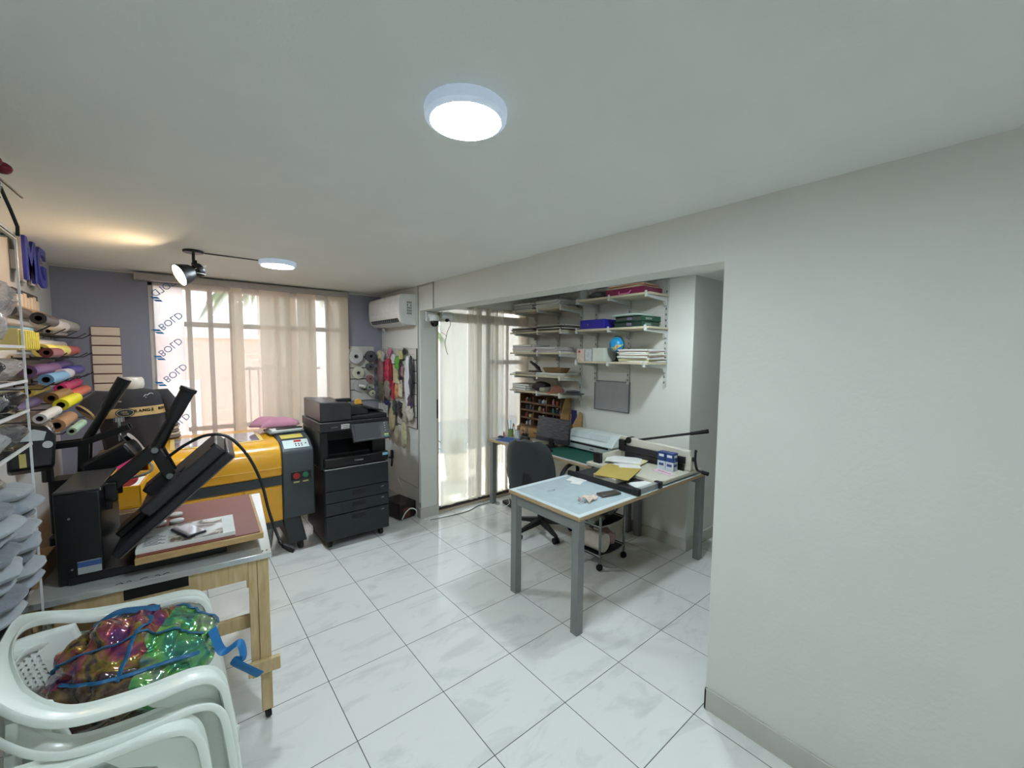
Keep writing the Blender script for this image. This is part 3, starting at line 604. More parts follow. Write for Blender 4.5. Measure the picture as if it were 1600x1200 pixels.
# ================================================================ vinyl rolls on pegs on left wall
def roll(x, z, y0, y1, r, col, lab, dz=0, metal=0, rough=.35):
    o = thing('vinyl_roll', lab, 'roll', (x,y0,z), group='vinyl rolls on left wall')
    L = y1-y0
    B().loop([[Vector((rr*math.cos(2*PI*k/20), yy, rr*math.sin(2*PI*k/20)+dz*yy/L)) for k in range(20)] for rr, yy in ((r,0),(r,L),(r*.55,L),(r*.55,0))], closed=True).make('sheet', mt(col,rough,metal,noise=(8,.04)), o)
    B().loop([[Vector((rr*math.cos(2*PI*k/16), yy, rr*math.sin(2*PI*k/16)+dz*yy/L)) for k in range(16)] for rr, yy in ((r*.54,.002),(r*.54,L-.002),(r*.46,L-.002),(r*.46,.002))], closed=True).make('core', mt((90,66,56),.8), o)
RL = [(-1.14,1.865,1.80,2.48,.037,(214,206,200),'white roll, front one of the top row'),(-1.15,1.885,2.54,3.00,.036,(196,190,182),'pale roll with round open end, farthest in the top row'),
(-1.215,1.925,1.55,2.40,.024,(176,140,96),'tan roll at back of top row under the letters'),(-1.08,1.862,1.42,1.74,.030,(60,56,60),'dark roll near camera in the top row'),(-1.18,1.90,1.45,1.76,.028,(88,80,82),'grey roll above the dark one, top row'),(-1.205,1.83,2.45,3.00,.022,(206,196,190),'thin pale roll beneath the farthest top row roll'),
(-1.14,1.700,1.80,2.46,.037,(238,222,110),'pale yellow roll, second row'),(-1.15,1.700,2.50,2.96,.036,(214,92,92),'coral red roll at far end of second row'),(-1.07,1.688,1.48,1.77,.026,(120,50,58),'dark red roll near camera, second row'),(-1.20,1.745,2.0,2.9,.022,(226,214,206),'thin whitish roll behind the pale yellow one'),
(-1.17,1.585,1.66,2.32,.034,(120,84,128),'purple roll, third row'),(-1.19,1.590,2.36,2.96,.032,(96,78,132),'darker violet roll at far end, third row'),(-1.10,1.540,1.62,2.10,.031,(110,160,200),'light blue roll below the purple one'),(-1.12,1.545,2.16,2.42,.034,(206,200,206),'short white roll between blue and indigo rolls'),(-1.13,1.555,2.46,2.96,.033,(80,76,170),'indigo roll, far end of third row'),
(-1.17,1.475,1.62,2.02,.026,(214,184,84),'gold roll, back of fourth row'),(-1.18,1.485,2.06,2.60,.025,(230,206,216),'pale pink roll, back of fourth row'),(-1.14,1.452,2.26,2.92,.032,(212,52,112),'hot pink roll, fourth row'),(-1.11,1.425,1.78,2.22,.031,(140,104,52),'bronze roll between yellow and hot pink rolls'),(-1.06,1.392,1.68,2.16,.033,(236,224,30),'bright yellow roll at front of fourth row'),(-1.095,1.400,2.22,2.90,.031,(240,112,84),'orange coral roll, front of fourth row'),(-1.17,1.41,1.30,1.75,.026,(84,70,110),'dusky violet roll near camera, fourth row'),(-1.07,1.37,1.24,1.62,.024,(214,210,208),'thin white roll near camera, fourth row'),
(-1.10,1.262,1.80,2.22,.038,(196,150,112),'kraft brown roll, fifth row'),(-1.17,1.31,1.90,2.40,.026,(214,206,200),'white patterned roll, fifth row'),(-1.04,1.222,1.80,2.2,.022,(176,206,186),'pale green thin roll at front, fifth row'),(-1.18,1.25,1.30,1.84,.03,(92,82,74),'dark brown roll near camera, fifth row')]
for a in RL: roll(a[0],a[1],a[2],a[3],a[4],a[5],a[6])
b = B()
for i, (z, ys) in enumerate(((1.80,(1.5,1.9,2.3,2.7,2.95)),(1.655,(1.5,1.9,2.3,2.7,2.95)),(1.50,(1.5,1.9,2.3,2.7,2.95)),(1.352,(1.3,1.9,2.3,2.8)),(1.195,(1.3,1.95,2.4,2.8)))):
    for y in ys:
        p = solo(B().tube([(0,0,.0),(.17,0,-.004),(.22,0,.03)], .004, seg=6).box((0,-.01,-.012),(.004,.01,.012)), 'wall_hook', CHR if 0 else mt((70,70,72),.4,.5), 'thin metal hook holding vinyl rolls on left wall', 'hook', (XL,y,z), group='hooks under the vinyl rolls')
o = thing('yellow_box', 'box of yellow vertical strips with white edge, above pale yellow roll', 'box', (-1.16,1.20,1.70))
B().box((-.05,0,0),(.05,.38,.10)).make('box_body', mt((236,214,140),.5), o, bev=.003)
for i in range(9): B().box((.05,.010+i*.041,.005),(.056,.040+i*.041,.095)).make('strip', mt((206,190,40),.35,noise=(60,.2)), o, bev=.002)
solo(B().box((-.05,0,0),(.05,.24,.012)), 'paper_pack', mt((150,190,214),.5), 'light blue flat pack lying on top of the yellow box', 'pack', (-1.16,1.25,1.801), bev=.002)
solo(B().ball((0,0,0),.07,(.9,1.4,.9),24,16,fn=lambda p: p*(1+.12*math.sin(p.x*90)*math.sin(p.y*70)*math.sin(p.z*80))), 'fluffy_bag', plastic_film((150,132,112),.85,.9,40), 'clear bag of greyish brown fluff hanging near the kraft roll', 'bag', (-1.12,1.45,1.295))
# ================================================================ wooden work stand
o = thing('work_stand', 'pine-legged stand on casters with a white board top, carrying the heat presses', 'stand', (-.25,.352,0), -5.5)
TW, TD = .765, .95
B().box((-TW,0,.775),(0,TD,.80)).make('stand_top', mt((206,208,206),.16,.45,noise=(5,.05)), o, bev=.002)
for x in (-.018,-.034): 
    B().cyl((x,.03,.7995),(x,.03,.8015),.004,seg=8).make('screw', BLK, o)
for x, y in ((-.045,.012),(-TW+.045,.012),(-.045,TD-.06),(-TW+.13,TD-.06)):
    l = B().box((x-.012,y,.05),(x+.032,y+.045,.775)).make('leg', PINE, o, bev=.002)
    B().box((x-.046,y+.005,.22),(x-.013,y+.04,.775)).make('splice_post', PINE, l, bev=.002)
    c = B().lathe([(.001,-.009),(.022,-.009),(.024,0),(.022,.009),(.001,.009)], c=(x+.012,y+.022,.024), ax=(1,.25,0)).make('caster_wheel', RUB, l)
    B().box((x,y+.01,.036),(x+.024,y+.034,.05)).make('caster_fork', BLK, c)
B().box((-.105,-.012,.245),(.02,.0105,.305)).make('cross_brace', PINE, o, bev=.002)
B().box((-TW+.03,.06,.44),(-.09,.08,.50)).make('rail', PINE, o, bev=.002)
B().box((-TW+.02,.012,.69),(-.095,.035,.774)).make('apron', PINE, o, bev=.002)
B().box((-.50,.010,.73),(-.30,.0115,.774)).make('dark_patch', BLK, o, smooth=0)
for k, (x, w) in enumerate(((-.52,.02),(-.49,.014),(-.45,.022),(-.405,.016),(-.38,.02))): 
    B().tube([(x,.012+.004*(k%2),.8003),(x+w*.5,.022,.8003),(x+w,.010+.005*(k%3),.8003)], .0018, seg=5).make('pen_mark', BLK, o)
# cardboard box on stand, left
CB = wood((150,118,84),(170,138,100),(3,3,3),.85,4)
solo(B().box((0,0,0),(.10,.22,.085)), 'cardboard_box', CB, 'brown cardboard box on stand, left of the black press block', 'box', (-1.09,.56,.801), rz=-5, bev=.003)
# ================================================================ flat heat press (opened clamshell)
PB = mt((14,14,16), .38, noise=(40,.05)); PG = mt((52,49,52), .42, noise=(8,.04))
o = thing('heat_press', 'black clamshell heat press opened upward, brown board on its bed', 'heat press', (-.935,.50,.80), -4)
B().box((0,0.02,0),(.128,.38,.358)).make('pillar_block', PB, o, bev=.006)
B().box((.03,.01,.001),(.53,.36,.035)).make('base_plate', mt((18,18,20),.3), o, bev=.004)
B().box((.24,.05,.035),(.50,.32,.052)).make('lower_platen', mt((60,60,62),.4,.4), o, bev=.004)
B().box((.0,.02,.358),(.132,.37,.366)).make('block_top', mt((70,70,72),.3,.3), o, bev=.002)
B().box((.128,.02,.356),(.133,.34,.368)).make('bright_edge', CHR, o, smooth=0)
for z in (.06,.26): B().cyl((.04,.016,z),(.04,.02,z),.004,seg=8).make('rivet', STEEL, o)
b = B().box((.055,.0188,.028),(.122,.02,.085)).make('maker_label', mt((170,176,176),.5), o, smooth=0)
B().box((.055,.018,.062),(.122,.0188,.083)).make('blue_strip', mt((60,90,150),.5), b, smooth=0)
# tilted upper platen: local x along slab, z normal
up = thing('upper_platen', None, None, (.175,.0,.075)); up.parent = o; up.rotation_euler = (0,rad(-42.5),0)
B().box((0,-.01,0),(.535,.40,.032)).make('heat_plate', mt((34,34,38),.32), up, bev=.006)
B().box((0,-.0105,-.006),(.535,.40,.0)).make('plate_lining', mt((90,84,82),.6), up, bev=.002)
B().box((.16,.03,.032),(.525,.37,.085)).make('housing', PG, up, bev=.008)
B().box((.02,.12,.032),(.33,.26,.062)).make('spine', PB, up, bev=.006)
B().box((.20,.13,.062),(.30,.25,.125)).make('bracket', PB, up, bev=.006)
B().cyl((.36,.09,.085),(.36,.09,.089),.014).make('cable_gland', BLK, up)
for x, y in ((.50,.06),(.50,.34)): B().box((x,y-.012,.08),(x+.022,y+.012,.09)).make('corner_clip', BLK, up, bev=.002)
# arms
J = Vector((.29,.17,.475)); K = Vector((.135,.17,.33)); T = Vector((.415,.17,.735)); Q = Vector((.335,.17,.355))
for dy in (-.045,.045):
    dv = Vector((0,dy,0))
    b = B(); 
    for P0, P1, w in ((K,J,.026),(J,Q,.022)):
        d = (P1-P0).normalized(); n = Vector((-d.z,0,d.x))*w; s = Vector((0,.006,0))
        b.loop([[P0+dv-n-s,P0+dv+n-s,P0+dv+n+s,P0+dv-n+s],[P1+dv-n-s,P1+dv+n-s,P1+dv+n+s,P1+dv-n+s]])
    b.make('link_arm', PB, o, bev=.004)
for P in (K,J,Q): B().cyl(P+Vector((0,-.062,0)),P+Vector((0,.062,0)),.012).make('pivot_pin', STEEL, o)
B().box((.128,.10,.25),(.15,.24,.30)).box((.128,.10,.28),(.165,.115,.36)).box((.128,.225,.28),(.165,.24,.36)).make('hinge_bracket', PB, o, bev=.003)
M0 = J.lerp(T,.45)
B().tube([J-(T-J)*.1, J, J.lerp(T,.3), M0], .02, radii=[.026,.026,.023,.021], seg=12).make('handle_bar', PB, o)
B().tube([M0, J.lerp(T,.6), J.lerp(T,.93), J.lerp(T,.95), T], .026, radii=[.023,.027,.029,.034,.034], seg=14).make('grip', mt((30,28,30),.7), o)
# cable from housing, loops to right
b = B().tube(spline([(-.60,.60,1.235),(-.53,.58,1.29),(-.455,.56,1.325),(-.38,.55,1.31),(-.31,.54,1.22),(-.26,.52,1.09),(-.235,.50,.95),(-.215,.48,.86),(-.20,.45,.80)]), .0065, seg=8)
b.tube(spline([(-.20,.45,.80),(-.195,.44,.79),(-.19,.43,.785)]), .009)
c = solo(b, 'power_cable', BLK, 'black power cable arching from opened heat press down past stand corner', 'cable')
B().tube([(-.19,.43,.785),(-.16,.415,.765),(-.145,.405,.755)], .014, radii=[.012,.018,.014], seg=10).make('plug', BLK, c)
# brown board and things on it
o = thing('pressing_board', 'wooden board with reddish brown leatherette top lying on press bed', 'board', (-.272,.40,.853), -3)
B().box((-.44,.0,0),(0,.64,.026)).make('board_core', wood((176,140,92),(196,164,112),(2,8,8)), o, bev=.002)
B().box((-.435,.012,.026),(-.012,.63,.031)).make('leatherette', mt((128,66,52),.5,noise=(6,.05),bump=(90,.1)), o, bev=.002)
o = thing('white_book', 'thick white magazine with blurred cover photo on the brown board', 'book', (-.70,.395,.884), -3)
o.location = (-.71,.455,.8845)
B().box((0,0,0),(.335,.235,.018)).make('pages', mt((226,228,222),.6), o, bev=.001)
m = bpy.data.materials.new('cover_print'); m.use_nodes = True; t = NT(m); tc = t.new('ShaderNodeTexCoord'); n = t.new('ShaderNodeTexNoise'); n.inputs['Scale'].default_value = 9; n.inputs['Distortion'].default_value = 2; t.link(tc.outputs['Object'], n.inputs[0])
t.link(t.ramp(n.outputs[0], [(.38,(236,236,232)),(.48,(214,204,190)),(.55,(120,104,92)),(.66,(70,60,58))]), t.n['Principled BSDF'].inputs[0]); t.n['Principled BSDF'].inputs['Roughness'].default_value = .3
B().box((.10,.004,.018),(.29,.228,.0188)).make('cover_photo', m, o, smooth=0)
B().box((.006,.004,.0188),(.10,.15,.0198)).make('receipt', PAPER, o, smooth=0)
b = B()
for i in range(9): b.box((.022,.02+i*.013,.0198),(.09-.012*(i%3),.025+i*.013,.0201))
tag(b.make('receipt_print', mt((70,72,74),.6), o, smooth=0), kind='stuff')
o = thing('smartphone', 'smartphone with reflective screen lying on the white magazine', 'phone', (-.475,.49,.9045), 112)
B().box((0,0,0),(.15,.075,.011)).make('phone_case', mt((30,34,44),.35), o, bev=.005, seg=3)
B().box((.003,.003,.011),(.147,.072,.0118)).make('screen', mt((150,140,142),.08,coat=1), o, bev=.001)
for i, (x, y) in enumerate(((-.645,.872),(-.580,.874),(-.642,.786),(-.576,.772))):
    solo(B().lathe([(.001,0),(.027,0),(.029,.004),(.027,.011),(.015,.014),(.001,.014)], seg=24), 'round_tin', mt((224,222,220),.25), ('round white tin on brown board, nearest the tilted plate','round white tin on brown board, farthest from viewpoint','round white tin on brown board, nearest the magazine','round white tin on brown board, beside the phone')[i], 'tin', (x,y,.885), group='white tins on the brown board')
# ================================================================ second (cap) press behind
o = thing('cap_press', 'smaller black cap press with digital controller behind the big press', 'heat press', (-1.0,1.0,.80), -4)
B().box((-.03,0,0),(.30,.20,.05)).box((-.03,.04,.05),(.09,.16,.30)).make('frame', PB, o, bev=.006)
k = thing('controller', None, None, (-.055,-.02,.50)); k.parent = o; k.rotation_euler = (rad(-24),0,rad(16))
B().prism([(-.075,-.13),(.06,-.13),(.075,.02),(.05,.065),(-.02,.075),(-.07,.05)], -.03, .05, 'xz').make('controller_case', mt((20,20,22),.3), k, bev=.012)
B().prism([(-.048,-.005),(.035,-.008),(.045,.03),(.01,.045),(-.04,.04)], -.033, -.03, 'xz').make('display', mt((214,220,222),.2), k, smooth=0)
B().cyl((.045,-.036,-.03),(.045,-.03,-.03),.016).make('silver_knob', mt((220,220,222),.25), k)
B().box((-.04,-.032,-.12),(-.02,-.03,-.06)).make('warning_label', mt((206,190,110),.5), k, smooth=0)
B().tube([(-.03,.05,.30),(-.03,.05,.40)], .02).make('mast', PB, o)
A0 = Vector((.10,.05,.47)); 
for dy in (-.03,.03):
    dv = Vector((0,dy,0)); b = B()
    for P0, P1, w in ((Vector((-.05,.05,.46)),A0,.014),(A0,Vector((.26,.05,.53)),.014),(Vector((.09,.05,.30)),A0,.02)):
        d = (P1-P0).normalized(); n = Vector((-d.z,0,d.x))*w; s = Vector((0,.005,0))
        b.loop([[P0+dv-n-s,P0+dv+n-s,P0+dv+n+s,P0+dv-n+s],[P1+dv-n-s,P1+dv+n-s,P1+dv+n+s,P1+dv-n+s]])
    b.make('link_arm', PB, o, bev=.003)
B().tube([A0, A0.lerp(Vector((.25,.05,.765)),.5), A0.lerp(Vector((.25,.05,.765)),.55), Vector((.25,.05,.765))], .02, radii=[.018,.018,.025,.028], seg=12).make('handle', PB, o)
u = thing('cap_plate', None, None, (.17,.0,.36)); u.parent = o; u.rotation_euler = (0,rad(-30),0)
B().box((-.06,-.06,-.03),(.12,.10,.05)).make('plate_block', PB, u, bev=.01)
B().loop([[Vector((.12+h,.02+rr*math.sin(t_),.01+rr*math.cos(t_))) for t_ in [PI*(-.15+1.3*k/14) for k in range(15)]] for rr, h in ((.07,0),(.07,.02),(.035,.02),(.035,0))], closed=True, closed_ring=False).make('silver_saddle', STEEL, u, solid=.002)
B().cyl((.22,.05,.46),(.22,.05,.56),.006).lathe([(.001,0),(.02,0),(.02,.02),(.001,.024)], c=(.22,.05,.555)).make('adjust_screw', CHR, o)
solo(B().tube(spline([(-.80,.95,1.12),(-.74,.90,1.10),(-.66,.88,1.13),(-.68,.92,1.19)]), .006), 'white_cable', mt((180,172,160),.5), 'pale cable loop between the two heat presses', 'cable')
# storage behind the stand: crate with papers
o = thing('yellow_bin', 'yellow open bin with white papers between stand and laser machine', 'bin', (-.92,1.45,0), -6)
B().box((-.16,-.02,0),(.20,.40,.80)).make('carton_below', CB, o, bev=.004)
B().box((-.15,0,.80),(.19,.38,.81)).box((-.15,0,.81),(-.14,.38,.93)).box((.18,0,.81),(.19,.38,.93)).box((-.15,0,.81),(.19,.01,.93)).box((-.15,.37,.81),(.19,.38,.93)).make('bin_shell', YEL, o, bev=.003)
B().prism([(-.13,.82),(.02,.92),(.02,.93),(-.13,.83)], .02, .34, 'xz').box((.03,.03,.82),(.17,.35,.90)).make('papers', PAPER, o, smooth=0)
solo(B().ball((0,0,.045),.05,(1.1,.9,.9)), 'red_pouch', mt((176,60,60),.7), 'small red pouch on the papers in yellow bin', 'pouch', (-.80,1.55,.903))
# ================================================================ display rack with goods on the left
o = thing('display_rack', 'clear glass display rack with white corner rods at left edge', 'display rack', (-1.26,-.21,0))
for z in (2.075,1.715,1.60,1.50,1.385,.93): B().box((.0,0,z-.006),(.31,.60,z)).make('glass_shelf', glassm((214,228,222),.3), o, bev=.001)
b = mt((226,226,226),.3)
for z in (1.715,1.60,1.50,1.385): B().box((.306,0,z-.008),(.312,.60,z+.001)).make('shelf_edge', b, o, smooth=0)
B().box((.30,0,2.065),(.31,.60,2.085)).make('top_edge', mt((206,200,182),.3), o, smooth=0)
for x, y in ((.308,.595),(.308,.004)): B().box((x-.0028,y-.0028,0),(x+.0028,y+.0028,2.07)).make('corner_rod', b, o, smooth=0)
PK = [plastic_film((226,214,214),.55,.9,30), plastic_film((206,206,206),.6,.8,35), plastic_film((120,116,116),.75,.9,30), plastic_film((60,58,60),.85,.9,30), plastic_film((236,220,214),.65,.9,28)]
r = random.Random(9); rows = [(1.716,.30,'first'),(1.601,.10,'second'),(1.501,.092,'third'),(1.386,.105,'fourth')]
pk = 0
desc = ['white','silvery','grey','black','pinkish']
for z, h, nm in rows:
    for j, y in enumerate((.295,.12,-.06)):
        c = (pk*3+j) % 5; pk += 1; hh = min(h*.9,.26)
        solo(B().ball((0,0,hh/2), 1, (.10,.075,hh/2), 22, 14, fn=lambda p: Vector((p.x+.02*math.sin(p.z*50+p.y*40), p.y+.015*math.sin(p.x*60+p.z*30), max(0,p.z+.01*math.sin(p.x*80))))), 'plastic_package', PK[c],
            f'{desc[c]} plastic-wrapped goods on {nm} glass tier, {("at its far end","in the middle","nearest the viewpoint")[j]}', 'package', (-1.055,y,z), rz=r.uniform(-12,12), group='wrapped goods on the glass rack')
gm = [mt((138,144,152),.95,sheen=.3,bump=(40,.3)), mt((150,156,160),.95,sheen=.3,bump=(40,.3)), mt((108,114,122),.95,sheen=.3,bump=(40,.3))]
for i in range(8):
    for j, y in enumerate((.27,.04)):
        z = .931+i*.042
        solo(B().ball((0,0,.021), 1, (.125,.105,.0245), 22, 10, fn=lambda p: Vector(((1 if p.x>0 else -1)*.125*min(1,abs(p.x)/.125)**.6+.006*math.sin(p.y*60+i), (1 if p.y>0 else -1)*.105*min(1,abs(p.y)/.105)**.6, max(0,p.z+.005*math.sin(p.x*40+i*2)*math.cos(p.y*30))))), 'folded_glove', gm[(i+j)%3],
            f'grey knitted piece in the {("far","near")[j]} pile on rack, {("lowest","second lowest","third from bottom","fourth from bottom","fifth from bottom","sixth from bottom","second from top","topmost")[i]}', 'folded knitwear', (-1.055+.012*math.sin(i*2.3),y,z), rz=6*math.sin(i), group='grey knitted pieces piled on the rack')
solo(B().box((-.08,-.07,0),(.08,.07,.012)), 'silver_packet', plastic_film((190,180,160),.9,.9,40), 'crumpled silvery packet on top of far knitted pile', 'packet', (-1.08,.27,1.275), rz=20)
solo(B().ball((0,0,.045), 1, (.09,.06,.045), 20, 12, fn=lambda p: Vector((p.x,p.y+.01*math.sin(p.x*50),p.z))), 'neon_pouch', mt((150,220,40),.6), 'neon green pouch low on rack under the knitted piles', 'pouch', (-1.145,.0,.834), rz=90)
# flower in wrap on top shelf
o = thing('wrapped_rose', 'red rose in clear wrap with black stand on top glass shelf', 'flower', (-.985,.24,2.077))
b = B()
for i in range(9):
    a = i*2.4; q = .012+.004*i; b.ball((math.cos(a)*q,math.sin(a)*q,.20-.003*i), .022, (1,1,.8), 10, 6)
b.make('petals', mt((120,10,30),.6), o)
B().tube(spline([(0,0,0),(.01,.01,.08),(0,0,.19)]), .004).make('stem', mt((40,70,40),.6), o)
B().tube([(-.03,.08,.0),(-.02,.04,.09),(0,0,.10),(.02,.07,.10)], .004).tube([(0,.02,.1),(.01,.09,.03),(.01,.11,0)], .004).tube([(.01,-.08,.155),(.03,.06,.15),(.035,.26,.155)], .004).tube([(.02,.06,.15),(.03,.13,.08),(.04,.145,.03),(.04,.14,0)], .005).make('black_stand', BLK, o)
B().lathe([(.012,.02),(.03,.07),(.042,.13)], seg=18).make('clear_wrap', plastic_film((225,225,225),.25,.8,30), o, fix=False)
# dark goods under the rack
DKc = mt((22,20,22),.8,bump=(20,.5))
for i, (y, z, s) in enumerate(((.26,.0,.40),(-.0,.0,.46))):
    solo(B().ball((0,0,s/2+.001), 1, (.105,.11,s/2), 22, 14, fn=lambda p: Vector((p.x+.012*math.sin(p.z*30+i),p.y+.012*math.sin(p.z*40+p.x*20),max(0,p.z)))), 'black_sack', DKc, ('black sack on floor under far end of rack','black sack on floor under near end of rack')[i], 'sack', (-1.145,y,z))
for i, y in enumerate((.26,-.0)): solo(B().box((-.10,-.11,0),(.10,.11,.36)), 'dark_carton', mt((40,34,30),.8), ('dark carton on black sack, far end','dark carton on black sack, near end')[i], 'box', (-1.145,y,.412 if i != 1 else .472), bev=.004)
# ================================================================ white monobloc armchairs
PLA = mt((230,236,228), .32, noise=(5,.02), coat=.15)
def monobloc(label, loc, rz, group=None):
    o = thing('plastic_armchair', label, 'chair', loc, rz, group)
    def sweep(ctrl, wa, th, lip=.0, n=8):
        P = spline([c[0] for c in ctrl], n); A = spline([c[1] for c in ctrl], n); rings = []
        for i, p in enumerate(P):
            d = (P[min(i+1,len(P)-1)]-P[max(i-1,0)]).normalized(); a = A[i]-d*A[i].dot(d); a.normalize(); b_ = a.cross(d).normalized()
            w = wa if not callable(wa) else wa(i/(len(P)-1)); s = []
            for u, v in ((-w,-th),(-w*.7,-th*1.6),(0,-th*2),(w*.7,-th*1.6),(w,-th),(w*1.05,th*2.2),(w*.9,th*3),(w*.8,th*1.0),(0,0),(-w*.8,th*1.0),(-w*.9,th*3),(-w*1.05,th*2.2)):
                s.append(p+a*u+b_*v)
            rings.append(s)
        return rings
    V = Vector
    # arm + back rim as one sweep, front leg to front leg
    L = [(.265,.255,.0),(.245,.262,.25),(.225,.268,.50),(.205,.27,.605),(.15,.272,.645),(.02,.28,.652),(-.12,.272,.675),(-.215,.215,.735),(-.262,.11,.785),(-.275,0,.80)]
    N = [(0,1,0)]*6+[(-.25,1,.1),(-.75,.8,.25),(-1,.35,.35),(-1,0,.4)]
    ctrl = [(V(p),V(n)) for p, n in zip(L,N)]+[(V((p[0],-p[1],p[2])),V((n[0],-n[1],n[2]))) for p, n in reversed(list(zip(L[:-1],N[:-1])))]
    B().loop(sweep(ctrl, .033, .005)).make('arm_rim', PLA, o, smooth=60)
    for s in (-1,1):
        # side web of front leg
        pts = [(.262,0),(.242,.25),(.222,.50),(.20,.60),(.14,.632),(.02,.638),(.05,.60),(.12,.56),(.150,.48),(.165,.25),(.205,0)]
        B().prism(pts, s*.262-.004, s*.262+.004, 'xz').make('front_leg', PLA, o, bev=.003)
        B().loop(sweep([(V((-.215,s*.222,.70)),V((0,s,0))),(V((-.235,s*.225,.42)),V((0,s,0))),(V((-.275,s*.235,.2)),V((0,s,0))),(V((-.31,s*.245,0)),V((0,s,0)))], lambda t_: .030-.008*t_, .005)).make('rear_leg', PLA, o, smooth=60)
    def back(u, v):
        a = rad(-64+128*u); k = v; R = .245+.02*k; x = -R*math.cos(a)*1.02+.0; y = (.215+.0*k)*math.sin(a)*1.08
        z = .405+(.352-.05*abs(math.sin(a))**2*1.5)*k
        return (x-.03*k+.035*(1-k), y, z)
    B().grid(back, 28, 12).make('backrest', BKM, o, smooth=60, solid=.006, fix=False)
    def seat(u, v):
        x = -.20+.455*u; y = (-1+2*v)*(.215+.02*u); z = .420-.018*math.sin(PI*min(1,u*1.1))*(1-abs(2*v-1)**2)+.006*u
        if u > .9: z -= ((u-.9)/.1)**2*.05
        if abs(2*v-1) > .88: z -= ((abs(2*v-1)-.88)/.12)**2*.035
        return (x, y, z)
    B().grid(seat, 26, 24).make('seat', PLA, o, smooth=60, solid=.008, fix=False)
    B().prism([(-.235,.33),(.235,.33),(.235,.385),(-.235,.385)], .243, .250, 'yz').prism([(-.18,.425),(.26,.40),(.255,.36),(-.18,.39)], .232, .238, 'xz').prism([(-.18,.425),(.26,.40),(.255,.36),(-.18,.39)], -.238, -.232, 'xz').make('seat_skirt', PLA, o, smooth=0)
    return o
m = bpy.data.materials.new('perforated_plastic'); m.use_nodes = True; t = NT(m); tc = t.new('ShaderNodeTexCoord'); sp = t.new('ShaderNodeSeparateXYZ'); t.link(tc.outputs['Object'], sp.inputs[0])
hy = t.math('SUBTRACT', t.math('FRACT', t.math('MULTIPLY', sp.outputs[1], 62)), .5); hz = t.math('SUBTRACT', t.math('FRACT', t.math('MULTIPLY', sp.outputs[2], 62)), .5)
hole = t.math('LESS_THAN', t.math('ADD', t.math('MULTIPLY', hy, hy), t.math('MULTIPLY', hz, hz)), .06)
rg = t.math('MULTIPLY', t.math('MULTIPLY', t.math('GREATER_THAN', sp.outputs[2], .47), t.math('LESS_THAN', sp.outputs[2], .69)), t.math('LESS_THAN', t.math('ABSOLUTE', sp.outputs[1]), .15))
t.link(t.math('SUBTRACT', 1, t.math('MULTIPLY', hole, rg)), t.n['Principled BSDF'].inputs['Alpha']); t.n['Principled BSDF'].inputs[0].default_value = lin((230,236,228)); t.n['Principled BSDF'].inputs['Roughness'].default_value = .35
BKM = m
CH = (-.705,.045)
monobloc('white plastic armchair at top of its stack, shiny rainbow bag on its seat', (CH[0],CH[1],.075), 1, 'stacked plastic armchairs')
monobloc('white plastic armchair directly under the one holding the rainbow bag', (CH[0]-.005,CH[1]-.01,.0), 1, 'stacked plastic armchairs')
monobloc('white plastic armchair nearest the viewpoint, cut off by photo bottom edge', (-.765,-.562,0), 0)
# ================================================================ iridescent bag
m = bpy.data.materials.new('iridescent_film'); m.use_nodes = True; t = NT(m); p = t.n['Principled BSDF']; tc = t.new('ShaderNodeTexCoord')
n = t.new('ShaderNodeTexNoise'); n.inputs['Scale'].default_value = 5.5; n.inputs['Detail'].default_value = 3; n.inputs['Distortion'].default_value = 2.2; t.link(tc.outputs['Object'], n.inputs[0])
sp = t.new('ShaderNodeSeparateXYZ'); t.link(tc.outputs['Object'], sp.inputs[0])
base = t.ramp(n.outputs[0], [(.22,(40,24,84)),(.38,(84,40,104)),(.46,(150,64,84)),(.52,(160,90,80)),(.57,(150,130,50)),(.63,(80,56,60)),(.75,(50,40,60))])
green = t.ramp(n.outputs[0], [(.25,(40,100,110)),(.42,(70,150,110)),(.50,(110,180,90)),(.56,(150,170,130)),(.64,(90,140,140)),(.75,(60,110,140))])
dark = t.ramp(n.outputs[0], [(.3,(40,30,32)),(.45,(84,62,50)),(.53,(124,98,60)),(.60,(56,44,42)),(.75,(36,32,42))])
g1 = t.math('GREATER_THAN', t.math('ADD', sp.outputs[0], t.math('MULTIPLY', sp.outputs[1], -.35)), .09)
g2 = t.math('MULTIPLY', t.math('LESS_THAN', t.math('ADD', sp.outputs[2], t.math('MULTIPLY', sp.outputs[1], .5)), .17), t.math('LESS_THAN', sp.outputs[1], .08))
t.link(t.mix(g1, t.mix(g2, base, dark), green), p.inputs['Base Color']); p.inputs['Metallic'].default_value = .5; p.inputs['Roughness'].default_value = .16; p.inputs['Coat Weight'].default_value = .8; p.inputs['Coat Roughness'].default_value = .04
p.inputs['Thin Film Thickness'].default_value = 520; p.inputs['Thin Film IOR'].default_value = 1.5
n2 = t.new('ShaderNodeTexNoise'); n2.noise_type = 'RIDGED_MULTIFRACTAL'; n2.inputs['Scale'].default_value = 9; n2.inputs['Detail'].default_value = 3; n2.inputs['Distortion'].default_value = 1.2; t.link(tc.outputs['Object'], n2.inputs[0])
b = t.new('ShaderNodeBump'); b.inputs['Strength'].default_value = 1; b.inputs['Distance'].default_value = .05; t.link(n2.outputs[0], b.inputs['Height']); t.link(b.outputs[0], p.inputs['Normal'])
IR = m
o = thing('rainbow_bag', 'crinkled iridescent bag with blue straps, slumped in the top plastic armchair', 'bag', (-.70,.05,.497), -8)
from mathutils import noise as mn
